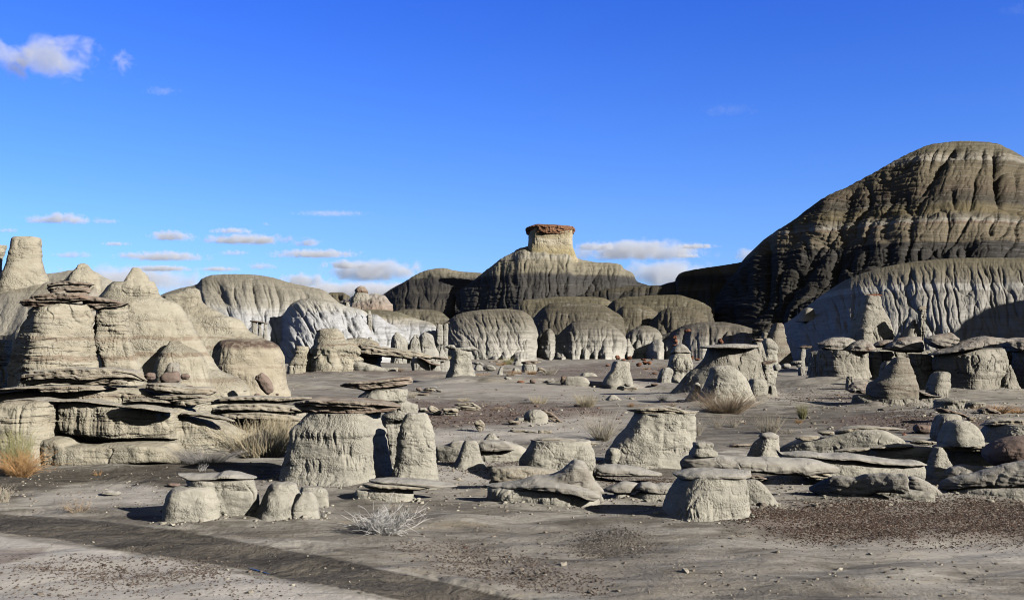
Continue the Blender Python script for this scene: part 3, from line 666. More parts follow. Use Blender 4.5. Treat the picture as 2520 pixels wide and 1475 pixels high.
# rounded noses of banded clay at the feet of the domes
def nose(c, pts, vf, Yf, seed, st=pal):
    pts = sorted(pts); d = 10
    dome(pts, [(pts[0][0], vf), (pts[-1][0], vf)], Yf + .8, Yf + .8 + d, seed, c=c, stops=st, lobes=((26,2.2),(11,1.6),(5,.6)), p=1.35, res=1.2)
nz_ = [('C', [(596,1325),(612,1240),(650,1185),(690,1165),(712,1185),(740,1250),(760,1325)], 1328, 100.6), ('C', [(722,1325),(735,1270),(770,1240),(800,1232),(835,1250),(862,1325)], 1328, 100.6), ('C', [(832,1325),(838,1200),(860,1130),(900,1096),(950,1100),(975,1160),(985,1320)], 1322, 101),
 ('C', [(955,1318),(962,1210),(985,1160),(1010,1142),(1040,1165),(1062,1210),(1066,1318)], 1318, 100.8), ('C', [(1062,1315),(1068,1200),(1085,1150),(1110,1140),(1130,1180),(1140,1315)], 1316, 101.4), ('C', [(1112,1312),(1120,1190),(1150,1120),(1200,1095),(1240,1130),(1262,1200),(1300,1310)], 1312, 101.2),
 ('C', [(1360,1300),(1372,1200),(1400,1150),(1440,1190),(1480,1290)], 1300, 106), ('C', [(1560,1270),(1590,1215),(1640,1170),(1690,1160),(1730,1200),(1745,1260)], 1275, 101),
 ('C', [(110,1345),(125,1270),(160,1215),(195,1200),(215,1240),(222,1340)], 1345, 94.2), ('C', [(208,1345),(215,1200),(240,1140),(275,1118),(310,1135),(328,1190),(335,1340)], 1345, 95), ('C', [(330,1345),(345,1260),(365,1215),(410,1198),(470,1220),(520,1270),(575,1340)], 1345, 94.2), ('C', [(385,1230),(392,1120),(425,1070),(470,1062),(500,1090),(560,1200)], 1235, 99)]
for i, (c_, pts, vf, yf) in enumerate(nz_): nose(c_, pts, vf, yf, 200 + i * 5)
wst = [(-.5, (.42,.405,.37)), (3, (.43,.41,.37)), (5, (.40,.38,.33))]
for i, (pts, vf, yf) in enumerate([([(570,760),(590,660),(640,600),(690,620),(720,760)], 790, 82), ([(980,800),(990,640),(1030,560),(1075,600),(1130,680),(1200,740),(1285,800)], 860, 84)]): nose('B', pts, vf, yf, 300 + i * 5, wst)
# ------------------------------------------------------------------ rock styles
CREAM, CREAM2, CREAM3 = (.425,.402,.335), (.385,.36,.295), (.36,.325,.25)
GREY, GREY2, GREY3 = (.345,.325,.28), (.30,.28,.24), (.26,.243,.205)
BANDS = [(2.17, .055, (.22,.16,.115), .7), (1.78, .06, (.22,.155,.11), .75), (1.13, .05, (.24,.18,.13), .6), (2.62, .03, (.27,.21,.16), .4)]
RIM = [(1.96, .17, (.11,.072,.06), 1.0), (1.15, .05, (.25,.19,.14), .5)]
def S(mat, lump=(3,45), flute=(0,20), strata=(0,9), pop=(.9,6), jag=(0,1), joint=(0,1)): return dict(mat=mat, lump=lump, flute=flute, strata=strata, pop=pop, jag=jag, joint=joint)
STYLE = dict(
 clay=S('clay', (4,46), (1.7,38), (.7,7), (1.2,6.5), (.8,20), joint=(2,70)),
 flute=S('clay', (3,40), (2.6,20), (.6,8), (.9,6), joint=(1.2,70)),
 wall=S('left', (7,60), (3.4,34), (2.8,8), (1.5,6.5), joint=(5,75)),
 cream=S('left', (5,70), (1.8,38), (.9,10), (.7,6.5), joint=(3,90)),
 rim=S('rim', (5,50), (3.6,32), (.5,12), (.5,7), joint=(4,60)),
 smooth=S('clay', (4,46), (1.5,60), (.4,8), (.3,6), (.5,24), joint=(2,70)),
 slab=S('slab', (1.6,34), (0,10), (.8,4), (.4,5), (1.8,14), joint=(1.6,42)),
 ledge=S('ledge', (2.4,34), (0,10), (.8,4.5), (.45,6), (2.0,17), joint=(2.2,46)),
 capg=S('capg', (3.2,34), (0,10), (1.2,4.5), (.35,6), (1.2,20), joint=(2,60)),
 rclay=S('rclay', (3,40), (2.6,16), (.9,8), (.6,6), joint=(3.5,40)),
 rcap=S('rcap', (3.4,30), (0,10), (1.6,5), (.6,6), (1.8,16), joint=(2,45)),
 banded=S('banded', (2,40), (.6,20), (1.0,5), (.5,5)),
 red=S('red', (1.5,14), (0,9), (.2,5), (.4,5), (1.0,10), joint=(1.2,22)),
 brown=S('brown', (2,22), (0,9), (.3,7), (.2,6), (.5,14), joint=(1.4,30)),
 rust=S('rust', (1.2,14), (1.2,9), (.6,6), (.7,5), (2.2,9)),
 neck=S('neck', (1.4,22), (.7,10), (.3,6), (.3,5), joint=(1,18)),
 far=S('farclay', (2,30), (1.0,12), (.4,6), (.3,5), joint=(2,26)),
)
def style_mat(st, Y):
    k = STYLE[st]['mat']; s = .0066 if Y < 22 else (.0115 if Y < 36 else (.019 if Y < 65 else (.04 if Y < 140 else .08)))
    if k == 'clay': return rockmat(k, s, CREAM, CREAM2, GREY2, cap=(.42,.39,.335), pop=1.0)
    if k == 'left': return rockmat(k, s, (.42,.388,.31), (.385,.35,.27), (.34,.30,.225), bands=BANDS, pop=1.0, layers=.6)
    if k == 'rim': return rockmat(k, s, (.42,.375,.29), (.38,.335,.255), (.34,.295,.215), bands=RIM, pop=.9, layers=.2)
    if k == 'slab': return rockmat(k, s, (.42,.375,.31), (.25,.20,.155), (.20,.135,.10), pop=.5, layers=.9)
    if k == 'ledge': return rockmat(k, s, (.43,.39,.31), (.34,.295,.225), (.27,.225,.17), pop=.7, layers=.9, cap=(.43,.395,.33))
    if k == 'capg': return rockmat(k, s, (.37,.345,.30), (.30,.275,.23), (.24,.215,.18), pop=.5, layers=.7, cap=(.40,.38,.345))
    if k == 'rclay': return rockmat(k, s, (.385,.358,.30), (.32,.296,.245), (.26,.238,.195), pop=.9, layers=.4)
    if k == 'rcap': return rockmat(k, s, (.40,.37,.325), (.32,.29,.245), (.25,.21,.175), pop=.5, layers=.7, stain=(.24,.14,.10))
    if k == 'banded': return rockmat(k, s, (.31,.285,.235), (.15,.115,.088), (.24,.215,.17), pop=.8, layers=.8)
    if k == 'red': return rockmat(k, s, (.27,.125,.075), (.22,.10,.062), (.17,.085,.058), pop=.7, layers=.3)
    if k == 'brown': return rockmat(k, s, (.235,.175,.145), (.20,.145,.12), (.26,.205,.17), pop=.4, layers=.2)
    if k == 'rust': return rockmat(k, s, (.30,.165,.10), (.235,.12,.072), (.14,.08,.055), pop=1.0, layers=.4)
    if k == 'neck': return rockmat(k, s, (.47,.41,.285), (.43,.37,.25), (.37,.315,.205), bands=[(zat(590,208), .75, (.52,.47,.37), .85), (zat(618,208), 1.0, (.33,.275,.145), .7)], pop=.6, layers=.4)
    if k == 'farclay': return rockmat(k, s, (.42,.405,.365), (.37,.35,.305), (.30,.275,.225), pop=.7, layers=.5)

# ------------------------------------------------------------------ far butte and far small towers
rock('butte', 'C', 'flat topped butte with rust red caprock over a yellow cream neck', 'butte',
 [('neck', 'neck', [Z([(140,520,870),(178,494,893),(215,493,890),(260,490,888),(295,484,890),(335,474,900),(372,455,913),(415,432,930),(440,420,942)], .45, n=4.2, rot=7)]),
  ('caprock', 'rust', [Z([(104,562,610),(110,545,700),(120,500,830),(127,482,892),(142,474,908),(166,470,914),(188,474,909),(202,482,903)], .5, n=4.5, ext=False)])], Y=211, vox=1.3)
rock('rock_outcrop', 'B', 'small blocky brown knob on the far rubble hill left of the dark hills', 'rock',
 [('base', 'far', [Z([(268,962,1060),(290,945,1085),(310,935,1095),(340,920,1110)], .8)]),
  ('top', 'slab', [Z([(212,1010,1050),(225,985,1055),(245,965,1072),(268,960,1088),(280,975,1080)], .8)])], Y=145, vox=1.2)
# towers on the far left hill
rock('rock_tower', 'A', 'tall square cream tower on the hill at the far left', 'rock tower',
 [('shaft', 'cream', [Z([(107,190,300),(120,108,372),(150,98,378),(210,92,380),(300,75,386),(400,52,410),(450,25,430),(520,-10,450),(600,-40,470)], .8, n=3)])], Y=46.5, vox=1.8)
rock('rock_tower', 'A', 'cream tower cut off by the left picture edge, behind the square one', 'rock tower',
 [('shaft', 'cream', [Z([(183,-90,58),(205,-90,56),(225,-95,46),(260,-95,42),(340,-110,22),(440,-120,10),(560,-140,0)], .8, n=3)])], Y=48, vox=1.8)
rock('rock_outcrop', 'A', 'smooth round bump on the skyline of the far left hill', 'rock',
 [('bump', 'cream', [Z([(347,745,772),(352,725,792),(368,700,815),(395,680,838),(440,640,880),(500,600,930)], .8)])], Y=45, vox=1.6)

# ------------------------------------------------------------------ left formation
rock('clay_peak', 'A', 'broad cream clay peak with a rough knob on top, behind the capped pillar', 'rock formation',
 [('peak', 'cream', [Z([(518,1030,1410),(560,985,1428),(610,950,1445),(660,905,1490),(700,890,1610),(760,880,1685),(830,870,1722),(960,860,1800),(1100,850,1890),(1220,840,1960),(1320,830,2040),(1420,820,2240),(1500,810,2320)], .55, n=2.3),
   Z([(1060,1560,1640),(1100,1530,1700),(1180,1450,1850),(1300,1405,1915),(1500,1390,1985)], .8, dy=-1.0)]),
  ('knob', 'wall', [Z([(391,1215,1280),(400,1203,1292),(425,1188,1316),(470,1165,1345),(520,1135,1392),(585,1100,1440),(660,1080,1470)], .8)])], Y=26)
rock('clay_mound', 'A', 'yellowish clay slope between the broad peak and the white hill', 'rock formation',
 [('slope', 'cream', [Z([(575,1700,1800),(600,1665,1832),(650,1480,1850),(700,1460,1865),(760,1450,1940),(830,1440,2080),(870,1430,2210),(970,1430,2295),(1060,1430,2480),(1150,1430,2540)], .5)])], Y=41)
rock('clay_mound', 'A', 'rounded clay mound with a dark purple rim and deep rills', 'rock formation',
 [('mound', 'rim', [Z([(1043,2080,2400),(1056,2010,2470),(1075,1985,2520),(1114,1960,2572),(1194,1940,2602),(1294,1930,2622),(1444,1920,2640),(1564,1900,2675)], .8, n=2.6)])], Y=35.5)
rock('clay_mound', 'A', 'low buff clay shoulder at the left picture edge, in the pillar shade', 'rock formation',
 [('mound', 'wall', [Z([(1050,-220,105),(1100,-220,112),(1200,-220,110),(1480,-230,100)], .7)])], Y=21.5)
rock('hoodoo', 'A', 'massive cream pillar under a stack of thin jagged slabs', 'hoodoo',
 [('stem', 'wall', [Z([(725,400,800),(760,300,830),(800,262,842),(850,235,850),(950,190,852),(1050,160,860),(1150,125,880),(1250,105,892),(1330,92,902),(1480,80,910)], .75, n=4.2, rot=42),
    Z([(762,930,1170),(800,890,1176),(900,872,1182),(1000,858,1192),(1100,862,1212),(1180,900,1235),(1260,930,1272),(1480,940,1320)], .8, dy=.35, n=2.8)]),
  ('cap', 'slab', [X([(430,578),(480,541),(560,526),(700,514),(760,520),(862,544)], [(430,586),(480,612),(600,606),(720,590),(800,575),(862,547)], .5, dy=.0),
    X([(465,605),(600,585),(720,570),(850,580)], [(465,640),(600,650),(740,632),(835,625)], .45, dy=-.05),
    X([(270,660),(350,648),(470,632),(600,622),(760,630),(838,668)], [(270,664),(360,690),(480,712),(600,716),(705,705),(838,692)], .5, dy=-.2),
    X([(175,709),(240,690),(340,678),(500,672),(620,680)], [(175,713),(240,742),(340,757),(480,770),(620,745)], .6, dy=-.15),
    X([(760,690),(850,655),(950,668),(1060,690),(1182,714)], [(760,740),(800,772),(900,776),(1000,757),(1100,748),(1182,718)], .5, dy=.15)])], Y=20.3, vox=1.7)
# the stepped ledge below it
rock('rock_ledge', 'F', 'wide stepped sandstone ledge along the wash, below the capped pillar', 'rock ledge',
 [('cliff', 'wall', [
    X([(-260,500),(0,492),(150,457),(350,447),(515,464)], [(-260,960),(515,940)], .8, dy=.0, n=4, ext=True),
    X([(540,466),(800,460),(1000,490),(1150,520),(1400,524),(1560,548),(1630,600)], [(540,730),(700,765),(900,775),(1070,800),(1500,800),(1630,810)], .40, dy=.25, n=4),
    X([(-260,560),(300,520),(900,500),(1500,540),(1700,520),(1850,590),(2000,640),(2250,760)], [(-260,1060),(2250,1060)], .24, dy=.95, n=4, ext=True),
    X([(-260,400),(0,390),(400,345),(900,330),(1300,330),(1640,420),(1900,440)], [(-260,700),(1900,700)], .35, dy=1.5, n=4)]),
  ('shelf', 'cream', [X([(350,905),(380,860),(450,790),(600,785),(690,815),(730,850),(900,850),(1000,838),(1300,832),(1560,845),(1650,930),(1735,1018)], [(350,985),(400,1050),(900,1045),(1300,1022),(1500,1005),(1735,1030)], .42, dy=.0, n=4),
    X([(1300,985),(1500,970),(1740,1000)], [(1300,1080),(1740,1060)], .4, dy=.3, n=3, ext=True)]),
  ('plate', 'ledge', [X([(-200,484),(0,480),(150,446),(350,436),(520,452),(800,450),(1000,478),(1120,505)], [(-200,498),(0,498),(150,462),(350,454),(520,472),(800,470),(1000,500),(1120,516)], .30, dy=.06, n=3)]),
  ('plate', 'ledge', [X([(1620,600),(1700,560),(1850,575),(2000,600),(2150,640)], [(1620,615),(1750,600),(2000,630),(2150,655)], .3, dy=.35, n=3)]),
  ('plate', 'ledge', [X([(900,385),(1050,372),(1200,380),(1320,400)], [(900,395),(1080,402),(1200,408),(1320,412)], .4, dy=.95, n=3)]),
  ('plate', 'ledge', [X([(1130,455),(1300,440),(1500,448),(1600,470)], [(1130,470),(1300,468),(1500,478),(1600,482)], .35, dy=.7, n=3)]),
  ('plate', 'ledge', [X([(190,235),(300,190),(500,180),(850,152),(1100,165),(1250,195),(1340,270)], [(190,330),(400,312),(600,302),(830,320),(1000,295),(1200,285),(1340,300)], .4, dy=1.1, n=3)]),
  ('plate', 'ledge', [X([(-200,378),(0,362),(150,335),(400,322),(600,312),(900,318),(1060,338)], [(-200,392),(200,364),(450,350),(500,384),(700,374),(1060,352)], .5, dy=.9, n=3)]),
  ('plate', 'ledge', [X([(1060,512),(1250,503),(1450,528),(1620,560)], [(1060,520),(1300,536),(1620,580)], .6, dy=-.25, n=3)]),
  ('plate', 'ledge', [X([(1340,300),(1500,296),(1700,330),(1940,345),(1985,372)], [(1340,345),(1500,395),(1700,405),(1900,412),(1985,380)], .5, dy=1.0, n=3)]),
  ('plate', 'ledge', [X([(1400,420),(1600,410),(1800,405),(1930,420)], [(1400,445),(1600,470),(1760,450),(1930,432)], .5, dy=.8, n=3)]),
  ('plate', 'ledge', [X([(985,310),(1060,270),(1170,285)], [(985,325),(1080,322),(1170,300)], .8, dy=.7),]),
  ('plate', 'ledge', [X([(1600,480),(1700,455),(1850,440),(1960,445)], [(1600,500),(1700,505),(1960,470)], .5, dy=.7),])], Y=17.4, vox=1.8)
rock('rock_ledge', 'F', 'layered pale shelf behind the dry grass, right of the stepped ledge', 'rock ledge',
 [('base', 'wall', [X([(1850,520),(2100,520),(2500,520),(2800,560)], [(1850,900),(2800,900)], .3, dy=.4, n=4, ext=True)]),
  ('plate', 'ledge', [X([(1900,470),(2100,425),(2300,415),(2550,420),(2860,432)], [(1900,500),(2200,480),(2500,490),(2860,445)], .3, n=3)]),
  ('plate', 'ledge', [X([(1950,520),(2200,485),(2500,490),(2700,520),(2830,555)], [(1950,560),(2300,560),(2600,580),(2830,575)], .32, dy=-.2, n=3)]),
  ('plate', 'ledge', [X([(2000,580),(2300,560),(2600,580),(2810,620)], [(2000,640),(2400,640),(2810,650)], .3, dy=-.3, n=3)])], Y=22.5)
rock('petrified_log', 'F', 'stub of stone log with a brown broken end and pale back on the ledge', 'log',
 [('trunk', 'capg', [Z([(112,1560,1636),(150,1535,1645),(200,1512,1652),(250,1500,1655),(310,1505,1652)], 1.0, n=2.1, ext=False, dy=.25)]),
  ('broken_end', 'brown', [Bl(1562,262,178,118,.7,-12, dy=-.02)])], Y=19.2, vox=1.4)
rock('boulder', 'F', 'reddish upright leaning slab on the ledge below the purple rimmed mound', 'boulder',
 [('stone', 'brown', [Bl(2425,310,215,110,.5,55)])], Y=24.5, vox=1.5)
for (x, y, w, h, tl, lb) in [(1700,240,80,50,10,'small brown block right of the stone log end'), (1375,240,90,70,0,'round tan stone left of the stone log end'), (2360,410,60,28,10,'little brown stone below the leaning reddish slab'), (1730,335,90,25,8,'flat brown chip under the stone log end'), (2540,402,34,18,0,'tiny brown stone on the pale layered shelf')]:
    rock('stone', 'F', lb, 'stone', [('stone', 'brown', [Bl(x, y, w, h, .7, tl)])], Y=18.6 if x < 1800 else 23.5, vox=1.2)

# ------------------------------------------------------------------ centre left: capped hoodoo, leaning slab, pillar
rock('hoodoo', 'G', 'stout fluted hoodoo under a long brown table slab, shaded by the pillar beside it', 'hoodoo',
 [('stem', 'flute', [Z([(450,545,1185),(480,515,1180),(540,455,1192),(590,398,1215),(610,390,1238),(640,384,1246),(665,388,1232),(720,370,1246),(800,348,1255),(900,325,1278),(1000,302,1305),(1085,282,1332),(1180,262,1350)], .62, n=2.5, rot=-18)]),
  ('cap', 'slab', [X([(398,368),(480,345),(600,330),(800,325),(1000,330),(1200,345),(1330,378),(1388,400)], [(398,374),(440,408),(520,440),(700,458),(900,466),(1100,466),(1250,452),(1340,424),(1388,404)], .62, n=2.4)])], Y=15.2, vox=1.6)
rock('hoodoo', 'G', 'hoodoo with a tilted reddish slab on top, behind the long table slab', 'hoodoo',
 [('stem', 'clay', [Z([(235,1090,1452),(262,1062,1455),(300,1010,1452),(335,985,1448),(350,1100,1450),(362,1240,1500),(380,1285,1548),(400,1278,1552),(440,1262,1552),(490,1200,1548),(560,1195,1430),(640,1210,1420),(760,1250,1420)], .7)]),
  ('cap', 'slab', [X([(824,206),(900,180),(1050,162),(1250,148),(1380,134),(1450,130),(1498,160)], [(824,212),(870,226),(1000,240),(1080,262),(1200,245),(1350,226),(1470,208),(1498,165)], .5, n=2.4)])], Y=16.9, vox=1.6)
rock('clay_spire', 'G', 'rough flat topped clay pillar, bare, standing right of the capped hoodoo', 'pillar',
 [('shaft', 'clay', [Z([(456,1455,1600),(466,1432,1625),(490,1410,1638),(540,1385,1650),(640,1360,1690),(720,1345,1702),(850,1335,1706),(950,1312,1714),(1060,1288,1728)], .62, n=2.6, rot=8)])], Y=14.75, vox=1.5)
rock('hoodoo', 'J', 'squat twin lobed clay block under a thin grey slab, leftmost in the foreground', 'hoodoo',
 [('stem', 'smooth', [Z([(436,1640,1900),(450,1585,1960),(490,1540,1988),(560,1508,2005),(640,1486,2020),(760,1476,2040)], .75, n=3),
    Z([(365,1700,2335),(400,1690,2350),(450,1760,2362),(550,1860,2380),(640,1940,2385),(720,2000,2330)], .5, dy=.18, n=2.8)]),
  ('cap', 'capg', [X([(1628,313),(1700,317),(1850,310),(2000,316),(2055,292),(2150,300),(2250,328),(2358,350)], [(1628,318),(1690,348),(1800,374),(1950,366),(2100,354),(2250,360),(2358,356)], .42, dy=.15)])], Y=11.9, vox=1.5)
rock('clay_mound', 'K', 'low cone shaped clay mound right of the twin lobed block, no cap', 'rock',
 [('mound', 'smooth', [Z([(398,240,370),(412,195,425),(450,160,455),(520,125,490),(600,95,560),(680,50,620),(760,10,660)], .7, n=2.4), Z([(480,470,560),(540,430,605),(640,380,640),(760,360,665)], .8, dy=-.12),
   Z([(438,470,640),(460,460,700),(500,440,728),(560,430,735)], .6, dy=.9)])], Y=11.95, vox=1.5)
rock('stone', 'J', 'flat two tone stone lying on the dark silt, near the left edge', 'stone', [('stone', 'capg', [Bl(1020,493,165,44,.7,3)])], bv=(1020,512), vox=1.2)
rock('stone', 'J', 'small brown stone behind the left end of the thin grey slab', 'stone', [('stone', 'brown', [Bl(1595,420,110,34,.7,4)])], bv=(1600,440), vox=1.2)
rock('flat_rock', 'K', 'low stack of two flat slabs on the sand, in front of the bare pillar', 'flat rock',
 [('plate', 'capg', [X([(1090,372),(1200,358),(1400,362),(1650,378),(1800,402),(1900,425)], [(1090,384),(1200,398),(1450,412),(1700,430),(1900,432)], .42, dy=.1)]),
  ('plate', 'ledge', [X([(1010,415),(1080,402),(1300,410),(1560,428),(1700,440)], [(1010,424),(1080,448),(1250,466),(1500,462),(1700,446)], .4)]),
  ('base', 'clay', [X([(955,500),(985,462),(1200,462),(1500,455)], [(955,530),(1500,520)], .36, n=3, ext=True)])], Y=13.3, vox=1.5)

# ------------------------------------------------------------------ centre foreground
rock('hoodoo', 'L', 'smooth mushroom hoodoo with a wide lipped cap, nearest to the camera', 'hoodoo',
 [('stem', 'flute', [Z([(335,1660,2235),(380,1628,2240),(450,1580,2248),(550,1530,2258),(650,1495,2268),(720,1472,2280),(810,1450,2300)], .72, n=2.8, rot=17)]),
  ('cap', 'capg', [X([(1578,312),(1640,296),(1700,282),(1800,264),(1950,268),(2150,284),(2298,290)], [(1578,318),(1640,360),(1700,376),(1900,350),(2100,354),(2200,360),(2272,345),(2298,296)], .62)])], Y=12.0, vox=1.6)
rock('flat_rock', 'L', 'long rounded grey slab lying behind the mushroom cap and running to the right', 'flat rock',
 [('plate', 'capg', [X([(1660,200),(1690,155),(1780,138),(2000,150),(2150,165),(2400,165),(2600,180),(2800,178),(2960,215),(3100,260)], [(1660,230),(1670,300),(2000,300),(2300,300),(2700,330),(3100,300)], .28, n=2.8)]),
  ('knob', 'clay', [Z([(28,1775,1930),(36,1764,1955),(60,1766,1957),(72,1775,1945),(88,1760,1940),(108,1756,1975),(122,1748,1992),(150,1742,1998)], .8, ext=False)])], Y=13.6, vox=1.6)
rock('hoodoo', 'H', 'big pale block on the flats with a thin layered cap, mid picture', 'hoodoo',
 [('stem', 'clay', [Z([(455,1235,1768),(480,1228,1770),(500,1218,1782),(535,1190,1786),(600,1150,1786),(680,1082,1784),(740,1030,1780),(800,990,1772),(870,970,1766),(930,960,1740)], .5, n=2.9, rot=6),
    Z([(782,1000,1080),(800,975,1110),(850,960,1135),(935,965,1140)], .8, dy=-.28)]),
  ('cap', 'ledge', [X([(1168,428),(1250,408),(1350,396),(1500,388),(1600,402),(1700,436),(1818,438)], [(1168,434),(1230,450),(1400,462),(1600,474),(1700,482),(1780,468),(1818,444)], .48, dy=.0, n=3)])], Y=17.0, vox=1.6)
rock('hoodoo', 'H', 'smooth cream block with a flat thin cap, left of the big pale block', 'hoodoo',
 [('stem', 'clay', [Z([(705,292,815),(760,268,842),(785,245,852),(800,235,860),(850,205,868),(900,180,870),(1040,170,868)], .55, n=3, rot=9)]),
  ('cap', 'ledge', [X([(283,706),(400,688),(550,692),(700,706),(900,735)], [(283,711),(400,716),(600,724),(750,742),(830,752),(900,738)], .42)])], Y=15.3, vox=1.6)
rock('clay_mound', 'G', 'small capless cone with a shaded left side, in front of the low flat slab', 'rock',
 [('mound', 'smooth', [Z([(710,1965,2065),(722,1955,2075),(760,1938,2092),(850,1900,2118),(960,1850,2160)], .8)])], Y=16.2, vox=1.5)
rock('flat_rock', 'G', 'broad low slab of pale rock between the bare pillar and the cream block', 'flat rock',
 [('base', 'smooth', [X([(1690,770),(1800,745),(1900,712),(2000,706),(2200,706),(2350,715),(2460,750),(2540,800),(2640,880)], [(1690,930),(2640,930)], .3, n=3.2, ext=True)]),
  ('plate', 'capg', [X([(2085,745),(2150,715),(2300,712),(2390,742),(2430,790)], [(2085,815),(2250,812),(2400,800),(2430,795)], .4, dy=-.28)]),
  ('plate', 'capg', [X([(1810,760),(1860,720),(1950,712),(2000,735)], [(1810,775),(1900,790),(2000,770)], .6, dy=-.1)])], Y=17.2, vox=1.6)
rock('stone', 'P', 'small dark pointed mound behind the broad low slab', 'rock', [('stone', 'clay', [Z([(1215,1270,1310),(1230,1250,1325),(1280,1220,1370)], .8)])], Y=17.6, vox=1.4)
rock('flat_rock', 'L', 'whaleback rock with a swelling crest and folded lip, centre of the foreground', 'flat rock',
 [('base', 'flute', [X([(-115,440),(0,425),(200,430),(500,440),(800,470),(920,500)], [(-115,640),(920,620)], .47, n=3.2, ext=True, yaw=-.16)]),
  ('cap', 'capg', [X([(-130,420),(0,400),(120,388),(250,352),(450,322),(560,280),(620,245),(690,204),(770,208),(800,260),(830,340),(900,405),(948,462)], [(-130,430),(0,450),(120,452),(250,470),(420,480),(600,500),(850,560),(948,490)], .35, n=2.6, yaw=-.2),
    X([(200,440),(350,400),(600,420),(850,480),(915,520)], [(200,460),(400,480),(650,520),(850,562),(915,530)], .3, dy=-.3, yaw=-.22)])], Y=13.1, vox=1.6)
rock('flat_rock', 'L', 'flat layered slab behind the whaleback rock', 'flat rock',
 [('plate', 'ledge', [X([(-90,262),(100,248),(350,262),(560,292)], [(-90,285),(0,330),(300,400),(560,400)], .4, n=3, ext=True)])], Y=14.3, vox=1.6)
rock('hoodoo', 'L', 'low rounded lump with a bun shaped cap, left of a pair', 'hoodoo',
 [('base', 'smooth', [Z([(480,1050,1190),(540,1020,1212),(620,1075,1205)], .8)]),
  ('cap', 'capg', [X([(955,455),(1050,412),(1150,384),(1230,394),(1285,412)], [(955,464),(1050,494),(1180,496),(1240,474),(1285,425)], .65)])], Y=13.6, vox=1.5)
rock('hoodoo', 'L', 'low rounded lump with a longer bun cap, right of the pair', 'hoodoo',
 [('base', 'smooth', [Z([(490,1275,1660),(550,1215,1660),(620,1190,1660)], .6)]),
  ('cap', 'capg', [X([(1228,455),(1300,396),(1380,400),(1430,412),(1480,402),(1600,404),(1670,412)], [(1228,462),(1350,494),(1500,502),(1670,510)], .55)])], Y=13.5, vox=1.5)
rock('flat_rock', 'L', 'pale flat slab sunk in the dark sand behind the pair of bun capped lumps', 'flat rock',
 [('plate', 'capg', [X([(830,250),(1000,234),(1240,250),(1400,290),(1480,315)], [(830,330),(1200,335),(1480,332)], .55, n=2.6)])], Y=15.2, vox=1.6)
rock('stone', 'L', 'small pale block at the right end of the whaleback rock', 'stone', [('stone', 'smooth', [Bl(910,560,90,60,.8,-20)])], bv=(905,585), vox=1.3)
rock('hoodoo', 'I', 'small cone hoodoo with a flat round cap and a deep black left side', 'hoodoo',
 [('stem', 'clay', [Z([(450,105,268),(480,78,268),(520,40,273),(590,5,278),(660,-25,275)], .75, n=2.8, rot=30)]),
  ('cap', 'capg', [X([(92,440),(130,412),(200,402),(278,438)], [(92,444),(150,470),(230,472),(278,446)], .75)])], Y=16.4, vox=1.5)

# ------------------------------------------------------------------ right foreground
rock('flat_rock', 'I', 'long layered whaleback rock with thin slabs on top, right of the small cone hoodoo', 'flat rock',
 [('body', 'clay', [X([(275,550),(430,475),(500,445),(650,440),(800,405),(1000,375),(1200,385),(1350,440),(1430,492)], [(275,600),(1430,600)], .3, n=2.8, ext=True, yaw=-.3)]),
  ('plate', 'ledge', [X([(790,400),(900,365),(1050,345),(1250,358),(1430,378)], [(790,412),(1000,392),(1250,385),(1430,383)], .4)]),
  ('plate', 'ledge', [X([(425,452),(520,440),(650,440)], [(425,466),(520,478),(650,462)], .6, dy=-.3)]),
  ('plate', 'ledge', [X([(635,400),(700,394),(780,400)], [(635,412),(680,440),(780,425)], .6, dy=-.1)])], Y=17.0, vox=1.7)
rock('flat_rock', 'I', 'table of rock under one long thin plate that tips down to the right', 'flat rock',
 [('base', 'clay', [X([(300,640),(600,615),(900,650),(1100,680),(1400,705),(1610,712)], [(300,840),(1610,840)], .32, n=3.2, ext=True)]),
  ('plate', 'capg', [X([(255,566),(300,585),(500,578),(700,600),(900,602),(1200,640),(1400,664),(1500,660),(1630,698)], [(255,574),(290,640),(500,630),(700,645),(900,652),(1100,690),(1300,698),(1500,708),(1630,704)], .3, n=2.8)]),
  ('plate', 'ledge', [X([(405,745),(550,718),(700,762),(755,825)], [(405,800),(600,832),(755,838)], .5, dy=-.35)])], Y=14.9, vox=1.6)
rock('flat_rock', 'I', 'dark recessed bench of rock in the shade of the dome, behind the thin plate', 'flat rock',
 [('base', 'clay', [X([(1100,560),(1300,540),(1500,530),(1740,520),(1800,560)], [(1100,700),(1800,700)], .4, n=3.4, ext=True)]),
  ('plate', 'ledge', [X([(1095,545),(1250,522),(1480,514),(1510,530)], [(1095,560),(1300,560),(1510,545)], .5, dy=-.1)]),
  ('plate', 'ledge', [X([(790,575),(950,550),(1110,545)], [(790,585),(950,580),(1110,560)], .5, dy=-.3)]),
  ('plate', 'ledge', [X([(1478,495),(1560,474),(1650,488),(1740,495)], [(1478,510),(1560,520),(1740,510)], .6, dy=.1)])], Y=16.6, vox=1.6)
rock('flat_rock', 'I', 'hump backed grey rock with an overhanging brow and a crack, lower right', 'flat rock',
 [('base', 'clay', [X([(640,960),(900,930),(1200,920),(1450,930),(1700,960)], [(640,1090),(1000,1085),(1350,1062),(1700,1040)], .34, dy=.08, n=3, ext=True, yaw=-.45)]),
  ('brow', 'capg', [X([(556,908),(620,880),(800,810),(950,820),(1100,790),(1250,775),(1370,775),(1440,795),(1462,830)], [(556,945),(700,1010),(1000,990),(1150,955),(1400,962),(1462,940)], .36, n=2.5, yaw=-.62),
    X([(1440,850),(1470,812),(1600,850),(1700,910),(1765,962)], [(1440,960),(1500,975),(1650,1000),(1765,970)], .5, dy=.0, n=2.5)])], Y=13.5, vox=1.6)
